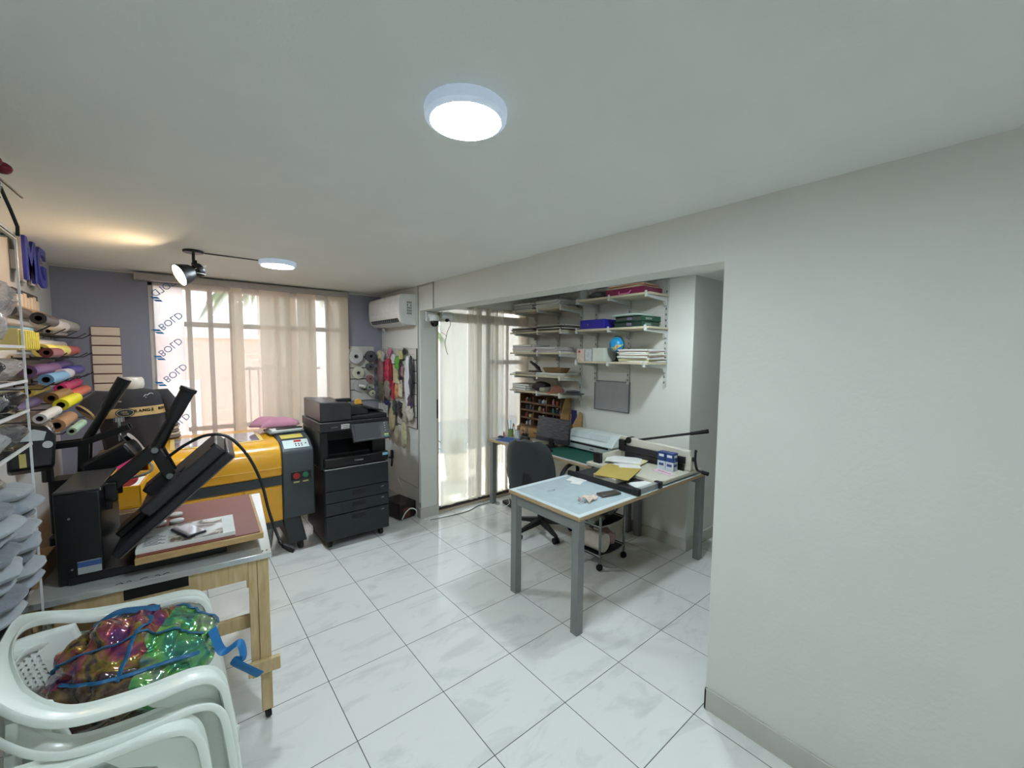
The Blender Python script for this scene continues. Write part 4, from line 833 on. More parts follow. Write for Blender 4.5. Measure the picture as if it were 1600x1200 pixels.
def bagf(p):
    q = Vector(p); k = mn.noise(q*7)*.03+abs(mn.noise(q*13+Vector((3,1,2))))*.05+abs(mn.noise(q*28))*.016-.02
    d = q-Vector((0,0,.15)); d.normalize(); q = q+d*k; q.z = max(q.z, .002)
    return q
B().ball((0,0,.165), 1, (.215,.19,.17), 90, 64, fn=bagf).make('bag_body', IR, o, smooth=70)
BLS = mt((34,96,140),.5,bump=(80,.2)); 
def onbag(th, ph, off=.004):
    p = Vector((.215*math.sin(th)*math.cos(ph), .19*math.sin(th)*math.sin(ph), .165+.17*math.cos(th))); q = bagf(p); d = (q-Vector((0,0,.15))).normalized(); return q+d*off
for pts in ([(1.1,-2.9),(.8,-2.5),(.6,-1.9),(.55,-1.0),(.8,-.45),(1.15,-.2)], [(1.3,2.6),(1.0,2.4),(.75,1.8),(.7,1.0),(.9,.45),(1.25,.1)], [(1.15,-2.5),(1.1,-2.0),(1.1,-1.5),(1.15,-1.0),(1.3,-.6)], [(.2,0),(.45,-1.2),(.8,-1.5),(1.15,-1.6)]):
    P = [onbag(*q) for q in spline([Vector((a,c,0)) for a, c in pts], 6) for q in [(q.x,q.y)]]
    B().tube(P, .0065, seg=8, flat=.5).make('blue_piping', BLS, o)
B().tube(spline([onbag(1.2,-.1),Vector((.24,-.04,.15)),Vector((.29,-.05,.17)),Vector((.30,-.07,.12)),Vector((.27,-.08,.13)),Vector((.32,-.10,.09)),Vector((.35,-.10,.06))]), .018, seg=8, flat=.2).make('strap', mt((30,110,170),.5), o)
B().tube(spline([onbag(.62,2.6,.006),onbag(.42,2.2,.02),onbag(.30,1.5,.022),onbag(.42,.8,.012)]), .016, seg=8, flat=.35).make('handle_strap', BLS, o)
# ================================================================ wall shelving
MET = mt((206,208,202), .4, .2); SHW = wood((196,184,156),(212,202,176),(3,12,12),.5)
DOT = mt((30,30,30), .8)
for nm, ys, zb in (('right', (.26,.64,1.04), 1.42), ('left', (1.24,1.58,1.95), 1.16)):
    for j, y in enumerate(ys):
        zt = 2.36; o = thing('slotted_upright', ('white slotted metal upright of the '+('shelves by the whiteboard','shelves by the window')[nm=='left']+', '+('nearest the passage','middle one','farthest along')[j]), 'shelf upright', (2.84,y,zb), group='slotted uprights on alcove wall')
        zb2 = zb - (.16 if (nm == 'right' and j != 0) else 0)
        B().box((-.018,-.014,0),(0,.014,zt-zb)).make('channel', MET, o, smooth=0)
        b = B()
        for k in range(int((zt-zb)/.05)-1): b.box((-.0186,-.004,.03+k*.05),(-.018,.004,.05+k*.05))
        tag(b.make('slots', DOT, o, smooth=0), kind='stuff')
SX0, SX1 = 2.50, 2.815
def shelf(z, y0, y1, ys, label, bz=.05):
    o = thing('wall_shelf', label, 'shelf', (0,0,z), group='shelves on alcove wall')
    B().box((SX0+.008,y0,-.018),(SX1,y1,0)).make('board', SHW, o, bev=.001)
    for y in ys:
        B().prism([(SX0,-.018),(SX0,.008),(SX0+.004,.008),(SX0+.004,-.018),(2.8195,-.018),(2.8195,-.105),(2.80,-.105),(2.775,-.06),(SX0+.03,-.042)], y-.0085+.0, y-.0055, 'xz')
        b = B().prism([(SX0,-.04),(SX0,.012),(SX0+.004,.012),(SX0+.004,-.0185),(2.8195,-.0185),(2.8195,-.09),(2.80,-.09),(2.78,-.055),(SX0+.04,-.04)], y-.011, y+.011, 'xz').make('bracket', MET, o, bev=.001, smooth=0)
    return o
ZA, ZB_, ZC_ = 2.228, 1.945, 1.64
ZD, ZE, ZF, ZG, ZH = 2.19, 1.952, 1.722, 1.475, 1.292
shelf(ZA,.23,1.04,(.26,.64,1.02),'top wooden shelf of right unit holding the magenta case')
shelf(ZB_,.23,1.04,(.26,.64,1.02),'middle wooden shelf of right unit holding blue box and green binders')
shelf(ZC_,.23,1.04,(.26,.64,1.02),'lowest wooden shelf of right unit holding the globe')
for z, l in ((ZD,'top shelf of left unit with pale folder stacks'),(ZE,'second shelf of left unit with dark thin folders'),(ZF,'third shelf of left unit with pink and yellow folders'),(ZG,'fourth shelf of left unit with the big black stapler'),(ZH,'lowest shelf of left unit with hats')):
    shelf(z,1.215,2.05,(1.24,1.58,1.95),l)
r = random.Random(21)
def sheafs(name, y, w, z, n, cols, th, labels, cat, group, x=2.66, d=.26, jit=12, dx=.015, lay=None):
    for i in range(n):
        t_ = th[i % len(th)]; c = cols[i % len(cols)]
        b = B().box((-d/2,-w/2,0),(d/2,w/2,t_))
        if t_ > .009: b.m(1).box((-d/2+.004,-w/2-.0005,.0015),(d/2-.004,w/2+.0005,t_-.0015)).box((-d/2-.0005,-w/2+.004,.0015),(-d/2+.01,w/2-.004,t_-.0015))
        solo(b, name, [mt(c,.7), PAPER], labels(i), cat, (x+r.uniform(-dx,dx)-.0,y+r.uniform(-.012,.012),z+.0004), rz=r.uniform(-jit,jit)*.5, group=group, smooth=0)
        z += t_+.0008
    return z
ORD = ['lowest','second','third','fourth','fifth','sixth','seventh','eighth','ninth','tenth','eleventh']
sheafs('document_folder', 1.86, .34, ZD, 8, [(182,172,158),(150,140,128),(196,188,174)], [.012,.008,.014], lambda i: f'{ORD[i]} from bottom of pale folders on top left shelf, window end', 'folder', 'pale folders at window end of top left shelf')
sheafs('document_folder', 1.46, .36, ZD, 7, [(176,164,142),(150,140,124),(186,178,160)], [.010,.013], lambda i: f'{ORD[i]} from bottom of beige folders on top left shelf, right stack', 'folder', 'beige folders on top left shelf')
sheafs('document_folder', 1.86, .34, ZE, 5, [(84,68,70),(128,104,100),(104,86,78)], [.007,.011,.009], lambda i: f'{ORD[i]} from bottom of brownish folders on second left shelf, window end', 'folder', 'brownish folders on second left shelf')
sheafs('document_folder', 1.43, .40, ZE, 6, [(80,72,66),(118,108,92),(60,54,52)], [.009,.008,.012], lambda i: f'{ORD[i]} from bottom of grey-brown folders beside the blue box', 'folder', 'grey-brown folders on second left shelf')
sheafs('document_folder', 1.86, .35, ZF, 6, [(212,206,132),(200,196,140),(236,206,214),(216,96,140),(196,110,150),(60,34,60)], [.016,.012,.010,.014,.012,.016], lambda i: ('yellow folder at bottom of third left shelf stack','pale yellow folder above the lowest yellow one, third left shelf','light pink folder in third left shelf stack','bright pink folder in third left shelf stack','rosy folder under the dark one, third left shelf','dark plum folder on top of pink and yellow stack')[i], 'folder', 'coloured folders on third left shelf')
sheafs('document_folder', 1.47, .32, ZF, 5, [(206,196,180),(180,150,176),(190,160,180),(160,130,156),(186,166,180)], [.010,.012], lambda i: f'{ORD[i]} from bottom of lilac folders beside the coloured stack', 'folder', 'lilac folders on third left shelf')
sheafs('document_folder', 1.83, .36, ZG, 3, [(206,196,188),(170,160,150)], [.008,.006], lambda i: f'{ORD[i]} from bottom of thin papers, window end of stapler shelf', 'folder', 'thin papers on stapler shelf')
zt = sheafs('document_folder', 1.44, .38, ZG, 3, [(222,224,214),(206,206,196)], [.010,.008], lambda i: f'{ORD[i]} from bottom of whitish papers under the brown tray', 'folder', 'whitish papers on stapler shelf')
o = thing('long_stapler', 'big black long-arm stapler with lifted arm on fourth left shelf', 'stapler', (2.60,1.70,zt))
B().box((-.02,-.08,0),(.02,.10,.014)).make('base', BLK, o, bev=.003)
B().loop([[Vector((-.014,.09-.0,.10)),Vector((.014,.09,.10)),Vector((.014,.09,.125)),Vector((-.014,.09,.125))],[Vector((-.018,-.07,.014)),Vector((.018,-.07,.014)),Vector((.018,-.045,.06)),Vector((-.018,-.045,.06))]]).make('arm', BLK, o, bev=.004)
B().box((-.012,-.035,.014),(.012,-.01,.045)).make('silver_magazine', STEEL, o, bev=.002)
solo(B().loop([[Vector((-.06,-.10,0)),Vector((.06,-.10,0)),Vector((.06,.10,0)),Vector((-.06,.10,0))],[Vector((-.08,-.13,.055)),Vector((.08,-.13,.055)),Vector((.08,.13,.055)),Vector((-.08,.13,.055))]], cap1=True), 'wooden_tray', mt((122,92,56),.6), 'brown tapered wooden tray on fourth left shelf', 'tray', (2.62,1.40,zt), rot=(rad(0),0,rad(4)), bev=.003)
sheafs('thick_book', 1.90, .27, ZH, 3, [(110,86,66),(96,70,54),(132,106,84)], [.022,.026,.02], lambda i: f'{ORD[i]} from bottom of brown books on lowest left shelf', 'book', 'brown books on lowest left shelf', d=.20, x=2.64)
blobf = lambda k, s, f: (lambda p: Vector((p.x+k*math.sin(p.z*s+p.y*f), p.y+k*math.sin(p.x*s), max(0,p.z+k*.7*math.sin(p.x*f+p.y*s)))))
solo(B().ball((0,0,.05), 1, (.10,.085,.05), 24, 14, fn=blobf(.010,50,36)), 'crumpled_bag', mt((52,42,44),.6,bump=(20,.4)), 'dark crumpled bag behind the brown books on lowest left shelf', 'bag', (2.65,1.66,ZH+.001))
solo(B().box((-.10,-.04,0),(.08,.04,.05)), 'grey_pouch', mt((150,150,134),.8,bump=(20,.4)), 'greyish pouch between dark bag and brown cap on lowest left shelf', 'pouch', (2.62,1.52,ZH+.001), bev=.012)
o = thing('brown_cap', 'brown baseball cap on lowest left shelf', 'cap', (2.62,1.385,ZH+.001), 180)
B().ball((0,0,.0), 1, (.085,.075,.085), 24, 14, fn=lambda p: Vector((p.x,p.y,max(0,p.z)))).make('crown', mt((136,86,70),.8,sheen=.2), o)
B().prism([(.06,-.06),(.13,-.045),(.15,0),(.13,.045),(.06,.06)], .004, .01, 'xy').make('visor', mt((190,120,90),.8), o, bev=.002)
solo(B().lathe([(.001,0),(.11,0),(.12,.006),(.08,.016),(.065,.035),(.001,.045)], seg=28), 'black_hat', mt((20,20,22),.8,sheen=.2), 'flat black brimmed hat at right end of lowest left shelf', 'hat', (2.63,1.165,ZH+.001))
# top right shelf
o = thing('case', 'magenta flat case with pink handle on top right shelf', 'case', (2.52,.29,ZA+.001))
B().box((0,0,0),(.28,.40,.055)).make('case_body', mt((130,36,76),.4), o, bev=.004)
B().tube(spline([(-.002,.13,.03),(-.016,.135,.012),(-.018,.15,.006),(-.018,.23,.006),(-.016,.245,.012),(-.002,.25,.03)]), .005).make('pink_handle', mt((240,120,170),.4), o)
sheafs('document_folder', .50, .36, ZA+.0575, 4, [(220,200,170),(236,226,190),(206,150,120)], [.006,.008], lambda i: f'{ORD[i]} from bottom of loose papers on the magenta case', 'folder', 'papers on the magenta case')
solo(B().box((-.002,-.09,0),(.0,.09,.10)).box((-.06,-.09,0),(.10,.09,.0015)), 'bookend', MET, 'grey metal bookend on top right shelf', 'bookend', (2.58,.97,ZA+.0005), rz=90)
solo(B().ball((0,0,.035), 1, (.10,.13,.035), 24, 12, fn=blobf(.010,60,40)), 'wrapped_bundle', plastic_film((96,96,106),.85,.9,30), 'grey plastic-wrapped bundle at left of magenta case', 'bundle', (2.65,.835,ZA+.002))
# middle right shelf
o = thing('box_file', 'royal blue box file on middle right shelf', 'box file', (2.51,.69,ZB_+.001))
B().box((0,0,0),(.27,.29,.085)).make('box_body', mt((46,42,160),.4), o, bev=.004)
B().cyl((-.003,.19,.038),(0,.19,.038),.008).make('ring_pull', CHR, o)
for i in range(2):
    o = thing('lever_binder', ('dark green lever binder lying under another binder','dark green lever binder lying on top of another binder')[i], 'binder', (2.51,.30,ZB_+.001+i*.048), rz=(0,-3)[i], group='dark green binders')
    B().box((.004,0,0),(.27,.29,.004)).box((.004,0,.041),(.27,.29,.045)).box((.0,-.002,.0),(.27,.004,.045)).make('cover', mt((22,70,50),.45,noise=(40,.15)), o, bev=.001)
    B().box((.012,.006,.005),(.265,.285,.04)).make('pages', mt((40,60,50) if i == 0 else (70,80,70),.8), o, smooth=0)
    B().box((.05,-.0035,.012),(.14,-.0018,.03)).make('spine_label', mt((120,140,126),.5), o, smooth=0)
    B().box((-.0015,.10,.010),(.004,.15,.034)).make('end_tag', mt((120,110,130),.5), o, smooth=0)
sheafs('loose_paper', .47, .26, ZB_+.098, 3, [(214,232,224),(226,236,230)], [.004,.003], lambda i: f'{ORD[i]} from bottom of white papers on the green binders', 'paper', 'papers on green binders', x=2.62, d=.24, jit=30)
# lowest right shelf
o = thing('floral_box', 'small box with floral print at left end of globe shelf', 'box', (2.52,.93,ZC_+.001))
B().box((0,0,0),(.20,.095,.115)).make('box_body', mt((216,196,186),.6,noise=(40,.15)), o, bev=.002)
B().box((-.0008,.05,.08),(0,.075,.10)).make('red_flower', mt((170,60,50),.6), o, smooth=0)
solo(B().box((0,0,0),(.20,.085,.115)), 'patterned_box', mt((196,202,208),.6,noise=(60,.35)), 'small white box with grey pattern, second from left on globe shelf', 'box', (2.52,.835,ZC_+.001), bev=.002)
solo(B().box((0,0,0),(.25,.135,.125)), 'white_box', mt((206,212,198),.6), 'plain off-white upright box left of the globe', 'box', (2.515,.69,ZC_+.001), bev=.002)
solo(B().box((0,0,0),(.20,.12,.015)), 'blue_notebook', mt((30,30,100),.4), 'dark blue notebook on the patterned box', 'notebook', (2.54,.80,ZC_+.127+.0), bev=.002) if 0 else None
o = thing('globe', 'small blue desk globe on black stand, lowest right shelf', 'globe', (2.585,.60,ZC_+.001))
m = bpy.data.materials.new('globe_map'); m.use_nodes = True; t = NT(m); tc = t.new('ShaderNodeTexCoord'); n = t.new('ShaderNodeTexNoise'); n.inputs['Scale'].default_value = 14; n.inputs['Detail'].default_value = 3; t.link(tc.outputs['Object'], n.inputs[0])
t.link(t.ramp(n.outputs[0], [(0,(40,150,200)),(.56,(44,156,206)),(.565,(206,196,110)),(.64,(214,120,120)),(.72,(220,180,120))],'CONSTANT'), t.n['Principled BSDF'].inputs[0]); t.n['Principled BSDF'].inputs['Roughness'].default_value = .3
B().ball((0,0,.155), .07, seg=32, rings=20).make('sphere', m, o)
B().tube([(.0,-.078*math.sin(rad(a)),.155+.078*math.cos(rad(a))) for a in range(-20,181,12)], .0035).make('meridian_arm', BLK, o)
B().lathe([(.001,0),(.045,0),(.045,.006),(.02,.014),(.008,.03),(.008,.08),(.001,.08)]).make('stand', BLK, o)
sheafs('document_folder', .385, .30, ZC_, 9, [(214,206,176),(220,216,150),(196,170,176),(226,220,200),(206,196,170)], [.014,.009,.012], lambda i: f'{ORD[i]} from bottom of cream folder stack right of the globe', 'folder', 'cream folders right of the globe', d=.27)
# whiteboard
o = thing('whiteboard', 'small grey-framed whiteboard hanging on strings under right shelves', 'whiteboard', (2.84,.62,1.14))
B().box((-.012,.006,.006),(-.004,.42,.298)).make('board_face', mt((164,164,166),.3), o, smooth=0)
B().box((-.016,0,0),(-.002,.426,.01)).box((-.016,0,.292),(-.002,.426,.302)).box((-.016,0,0),(-.002,.01,.302)).box((-.016,.416,0),(-.002,.426,.302)).make('frame', mt((130,130,136),.35,.6), o, bev=.001, smooth=0)
B().tube([(-.006,.05,.30),(-.012,.03,.36),(-.012,.02,.44)], .0015, seg=5).tube([(-.006,.39,.30),(-.012,.40,.36),(-.012,.42,.44)], .0015, seg=5).make('hanging_string', BLK, o)
# ================================================================ desk by the window
TL = mt((136,140,138), .42, .35); TOPW = mt((196,204,200), .35, noise=(5,.02)); EDGE = wood((176,150,112),(196,172,134),(2,2,10),.6)
def table(name, label, cat, x0, x1, y0, y1, zt, legs, aprons, topm):
    o = thing(name, label, cat, (x0,y0,0)); w, d = x1-x0, y1-y0
    B().box((0,0,zt-.026),(w,d,zt-.002)).make('tabletop', EDGE, o, bev=.0015, smooth=0)
    B().box((.002,.002,zt-.002),(w-.002,d-.002,zt)).make('laminate', topm, o, smooth=0)
    for x, y in legs: B().box((x-x0,y-y0,0),(x-x0+.055,y-y0+.055,zt-.027)).make('leg', TL, o, bev=.003)
    for a, c in aprons: B().box((a[0]-x0,a[1]-y0,a[2]),(c[0]-x0,c[1]-y0,c[2])).make('apron_rail', TL, o, bev=.002)
    return o
table('office_desk', 'long white-topped desk with grey metal legs against shelf wall', 'desk', 2.18,2.825,.53,2.035,.745, [(2.195,1.96),(2.195,.545),(2.755,.545),(2.755,1.96)], [((2.20,2.0,.66),(2.80,2.03,.718)),((2.20,.55,.66),(2.80,.58,.718)),((2.5,.6,.67),(2.53,1.99,.718))], mt((186,184,180),.4))
# ================================================================ front work table
o = table('work_table', 'pale blue-white work table with wooden edge and grey square legs', 'table', 1.252,2.826,-.158,.505,.745, [(1.262,-.145),(1.262,.435),(2.762,-.145),(2.762,.435)], [((1.27,-.09,.645),(1.30,.435,.718)),((2.78,-.09,.645),(2.81,.435,.718)),((1.317,.16,.665),(2.762,.19,.717))], mt((214,226,228),.3,noise=(6,.02)))
B().box((.035,.035,.745),(.9,.62,.7456)).make('desk_mat', mt((190,206,210),.25), o, smooth=0)
# cutting mat, monitor etc. on desk
solo(B().box((0,0,0),(.52,.70,.003)), 'cutting_mat', mt((22,84,70),.55,noise=(20,.04)), 'dark green cutting mat lying on the desk', 'mat', (2.22,.545,.7455), smooth=0)
o = thing('laminator', 'white roll laminator with sloped lid on desk at shelf wall', 'laminator', (2.56,.60,.749))
B().box((0,.0,.012),(.20,.57,.085)).make('body', mt((206,214,212),.35), o, bev=.01)
B().prism([(-.03,.085),(-.025,.10),(.06,.185),(.11,.195),(.20,.19),(.22,.16),(.22,.085)], -.012, .582, 'xz').make('lid', mt((212,222,220),.3,coat=.2), o, bev=.01)
B().prism([(.0,.1335),(.047,.1805),(.046,.1815),(-.001,.1345)], .06, .51, 'xz').make('lid_inset', mt((196,206,206),.3), o, smooth=0)
B().box((-.002,.05,.062),(.01,.52,.078)).make('feed_slot', mt((30,32,34),.5), o, smooth=0)
B().box((-.001,.22,.03),(.0,.27,.042)).make('printed_mark', mt((120,124,126),.5), o, smooth=0)
for x, y in ((.02,.03),(.18,.03),(.02,.54),(.18,.54)): B().cyl((x,y,0),(x,y,.012),.012).make('foot', RUB, o)
o = thing('computer_monitor', 'dark computer monitor with striped screen on the desk', 'monitor', (2.50,1.31,.746), 3)
B().lathe([(.001,0),(.085,0),(.09,.006),(.06,.012),(.001,.013)], c=(-.06,0,0), seg=32).make('stand_foot', BLK, o)
B().box((-.04,-.03,.012),(-.01,.03,.08)).make('stand_neck', BLK, o, bev=.003)
s = thing('screen_unit', None, None, (-.02,0,.04)); s.parent = o; s.rotation_euler = (0,rad(8),0)
B().box((-.012,-.225,0),(.012,.225,.255)).make('casing', mt((26,26,28),.35), s, bev=.004)
m = bpy.data.materials.new('screen_image'); m.use_nodes = True; t = NT(m); tc = t.new('ShaderNodeTexCoord'); sp = t.new('ShaderNodeSeparateXYZ'); t.link(tc.outputs['Object'], sp.inputs[0])
n = t.new('ShaderNodeTexNoise'); n.inputs['Scale'].default_value = 1; mp = t.new('ShaderNodeMapping'); mp.inputs['Scale'].default_value = (1,12,120); t.link(tc.outputs['Object'], mp.inputs[0]); t.link(mp.outputs[0], n.inputs[0])
c_ = t.ramp(n.outputs[0], [(.35,(44,44,48)),(.65,(78,76,80))]); p = t.n['Principled BSDF']; t.link(c_, p.inputs[0]); t.link(c_, p.inputs['Emission Color']); p.inputs['Emission Strength'].default_value = .08; p.inputs['Roughness'].default_value = .2
B().box((-.0135,-.218,.045),(-.0118,.218,.250)).make('screen', m, s, smooth=0)
B().box((-.014,-.225,.0),(-.0118,.225,.040)).make('chin', mt((60,60,64),.3,.5), s, smooth=0)
B().lathe([(.001,0),(.007,0),(.007,.001),(.001,.001)], c=(-.015,0,.021), ax=(-1,0,0)).make('round_emblem', mt((220,224,226),.3), s)
solo(B().box((0,0,0),(.12,.36,.016)), 'keyboard', mt((30,30,32),.5), 'black keyboard in front of the monitor', 'keyboard', (2.22,1.26,.749), bev=.004, rz=2)
solo(B().ball((0,0,.001), 1, (.05,.03,.03), 20, 12, fn=lambda p: Vector((p.x,p.y,max(0,p.z)))), 'computer_mouse', BLK, 'small black computer mouse beside the monitor foot', 'mouse', (2.27,1.14,.749))
# wooden organizers
ORG = wood((84,58,38),(108,76,48),(3,3,8),.6); ORGL = wood((166,128,76),(188,150,96),(3,3,8),.6)
o = thing('wooden_organizer', 'dark wooden wall organizer full of small bottles and tools, on the desk', 'organizer', (2.66,1.36,.746))
b = B().box((.13,0,.11),(.14,.68,.50))
for y in (0,.22,.44,.67): b.box((0,y,.11),(.135,y+.01,.47 if y in (.22,.44) else .50))
for z in (.11,.20,.29,.38): b.box((.0,0,z),(.135,.68,z+.008)).box((-.002,0,z),(.004,.68,z+.022))
b.make('rack', ORG, o, bev=.001, smooth=0)
B().prism([(-.01,.11),(.14,.11),(.14,.50),(.06,.49),(-.01,.30)], -.012, -.002, 'xz').make('side_panel', ORGL, o, bev=.001)
for y in (0,.23,.45):
    d = B().box((-.05,y,.001),(.13,y+.22,.105)).make('drawer', ORGL, o, bev=.002)
    B().box((-.0515,y+.07,.055),(-.05,y+.15,.063)).make('drawer_slot', mt((60,40,24),.7), d, smooth=0)
BC = [(200,196,190),(150,60,66),(60,120,116),(196,186,120),(70,74,80),(190,120,130),(110,110,116),(160,90,60),(220,220,216),(40,44,50)]
r = random.Random(5); k = 0
for z, tn in ((.119,'lowest'),(.209,'second'),(.299,'third'),(.389,'top')):
    for c0 in range(3):
        for q in range(3):
            y = .045+c0*.22+q*.062; col = BC[(k*7+q) % 10]; h = r.uniform(.045,.068); rr = r.uniform(.014,.022); k += 1
            s = thing('small_bottle', f'small {("light","red","teal","yellow","charcoal","pink","grey","rust","white","black")[(( k-1)*7+q)%10]} bottle in organizer, {tn} tier, {("right","middle","left")[c0]} bay, {("right","centre","left")[q]} spot', 'bottle', (2.66+.055,1.36+y,.746+z), group='small bottles in the wooden organizer')
            B().lathe([(.001,0),(rr,0),(rr,h*.75),(rr*.5,h*.86),(.001,h*.86)], seg=14).make('body', mt(col,.35), s)
            B().cyl((0,0,h*.86),(0,0,h*1.05),rr*.5,seg=12).make('lid', mt(((230,230,230),(30,30,30))[k%2],.4), s)
for (y, h, c, lab) in ((1.73,.10,(96,150,150),'teal cylinder bottle standing on top of organizer'),(1.52,.085,(206,200,180),'cream tube standing on top of organizer'),(1.46,.095,(50,60,74),'dark blue-grey can standing on top of organizer')):
    pass
o = thing('letter_holder', 'light wooden letter holder with white cards beside the monitor', 'letter holder', (2.665,1.188,.746))
B().prism([(0,0),(.15,0),(.15,.33),(.11,.35),(.0,.22)], 0, .008, 'xz').prism([(0,0),(.15,0),(.15,.33),(.11,.35),(.0,.22)], .15, .158, 'xz').box((.14,.0,.0),(.15,.158,.30)).box((.0,.0,.0),(.15,.158,.008)).box((.0,.008,.008),(.006,.15,.10)).box((.05,.008,.008),(.056,.15,.20)).box((.10,.008,.008),(.106,.15,.28)).make('holder_frame', ORGL, o, bev=.001, smooth=0)
solo(B().prism([(0,0),(.13,0),(.13,.10),(.07,.15),(0,.08)], -.004, .004, 'yz'), 'white_envelope', PAPER, 'white pointed card standing in letter holder', 'envelope', (2.785,1.20,.955), smooth=0)
solo(B().box((0,0,0),(.012,.07,.16)), 'blue_card', mt((34,34,96),.4), 'dark blue card in letter holder', 'card', (2.735,1.21,.95), bev=.001)
for i, z in enumerate((.04,.10)): solo(B().tube(arcpts((0,0,.02), .022, 0, 360, 16, 'yz')[:-1], .012, closed=True), 'tape_reel', mt((220,214,200),.5), ('pale tape reel low in letter holder','pale tape reel higher in letter holder')[i], 'tape', (2.693+i*.05,1.265,.754+.014), group=None)
# pen cups and small stuff at far end of desk
def cup(x, y, h, r_, col, label, items, fl=None):
    o = thing('pen_cup', label, 'cup', (x,y,.746))
    B().lathe([(.001,0),(r_,0),(r_,h),(r_-.003,h),(r_-.003,.004),(.001,.004)], seg=24).make('cup_body', mt(col,.4,noise=(50,.15)), o)
    rr = random.Random(hash(label) % 97 if 0 else int(x*1000))
    for i, (c, L, nm) in enumerate(items):
        a = i*2.4; bx, by = .5*r_*math.cos(a), .5*r_*math.sin(a); tx, ty = bx*2.2, by*2.2
        p = solo(B().cyl((0,0,0),(tx-bx,ty-by,L),.004,seg=8).cyl(((tx-bx),(ty-by),L),((tx-bx)*1.12,(ty-by)*1.12,L*1.12),.006,seg=8), nm, mt(c,.4), f'{nm.replace("_"," ")} standing in {label.split(" on ")[0]}, item {["nearest","second","third","fourth","fifth","last"][i]}', nm.split('_')[-1], (x+bx,y+by,.7505))
    return o
cup(2.46,1.965,.085,.033,(130,150,90),'green patterned jar on desk window end',[((60,70,60),.13,'dark_pen'),((110,150,180),.17,'blue_brush'),((40,40,44),.12,'black_pen'),((160,190,200),.16,'light_blue_brush')])
cup(2.48,1.87,.085,.033,(206,208,206),'white tumbler on desk beside green jar',[((180,40,40),.12,'red_scissors'),((190,50,60),.13,'red_marker'),((40,40,44),.14,'black_marker'),((200,190,180),.11,'cream_pen')])
cup(2.50,1.76,.06,.04,(40,40,44),'black round holder on desk near drawers',[((60,60,60),.20,'long_stem_brush'),((190,160,150),.11,'pink_pencil'),((150,140,130),.12,'wooden_pencil'),((210,200,190),.10,'pale_pencil')])
solo(B().ball((0,0,0), 1, (.03,.045,.022), 18, 10, fn=lambda p: Vector((p.x,p.y,max(0,p.z)))), 'blue_pincushion', mt((36,44,90),.6), 'dark blue small lump at very end of desk', 'pincushion', (2.33,1.985,.7465))
solo(B().cyl((0,0,0),(0,0,.05),.012).cyl((0,0,.05),(0,0,.065),.006), 'glue_bottle', mt((180,110,100),.4), 'small reddish glue bottle at window end of desk', 'bottle', (2.38,1.99,.7465))
solo(B().prism([(-.03,0),(.03,0),(.022,.05),(-.012,.05)], -.06, .06, 'xz'), 'tape_cutter', BLK, 'black tape cutter on desk behind office chair', 'tape dispenser', (2.43,1.68,.7465), bev=.008)
solo(B().box((-.10,-.12,0),(.10,.12,.004)), 'blue_folder', mt((40,90,160),.5), 'blue sheet lying on desk behind office chair', 'folder', (2.37,1.70,.7458) if 0 else (2.32,1.82,.7458), rz=14, smooth=0)
solo(B().box((-.09,-.13,0),(.09,.13,.002)), 'white_note', PAPER, 'white printed note on desk near the drawers', 'paper', (2.40,1.50,.7458), rz=-6, smooth=0)
# ================================================================ stack cutter on the front table
CR = mt((206,202,184), .4, noise=(20,.02)); CR2 = mt((214,210,196), .4)
o = thing('paper_cutter', 'cream stack paper cutter with long black lever and crank, on work table', 'paper cutter', (2.14,-.15,.746))
B().prism([(.05,0),(.60,0),(.62,.02),(.62,.72),(.02,.72),(0,.05)], .012, .042, 'xy').make('base_plate', CR, o, bev=.006)
for x, y in ((.05,.05),(.56,.05),(.05,.66),(.56,.66)): B().cyl((x,y,0),(x,y,.012),.016).make('rubber_foot', RUB, o)
B().prism([(0,.045),(.0,.15),(.02,.205),(.66,.225),(.68,.205),(.68,.10),(.64,.045)], .42, .47, 'yz').make('blade_housing', CR2, o, bev=.006)
B().box((.395,.04,.10),(.418,.60,.155)).make('clamp_bar', mt((30,30,32),.4), o, bev=.003)
B().box((.40,.05,.042),(.416,.60,.095)).make('blade', mt((60,58,60),.3,.8), o, smooth=0)
B().box((.06,.64,.042),(.42,.66,.105)).make('side_fence', CR, o, bev=.003)
B().box((.05,.60,.042),(.09,.67,.125)).make('fence_knob_block', BLK, o, bev=.004)
B().box((.385,.60,.10),(.425,.66,.20)).make('guide_block', BLK, o, bev=.004)
l = B().cyl((.445,.575,.190),(.458,-.02,.352),.010,seg=12).make('lever_arm', BLK, o)
B().cyl((.457,.03,.338),(.46,-.105,.377),.013,.017,seg=14).make('lever_grip', RUB, l)
B().cyl((.41,.575,.20),(.48,.575,.20),.028).make('lever_pivot', BLK, o)
B().tube(spline([(.445,-.002,.14),(.445,-.02,.14),(.44,-.025,.19),(.43,-.03,.215),(.41,-.045,.215)]), .009).tube(spline([(.445,-.02,.14),(.45,-.03,.08),(.46,-.04,.055),(.46,-.085,.05)]), .010).lathe([(.001,0),(.018,0),(.018,.02),(.001,.02)], c=(.445,-.022,.14), ax=(0,1,0)).make('clamp_crank', BLK, o)
B().cyl((.46,-.07,.05),(.46,-.12,.045),.014,.016).make('crank_knob', RUB, o)
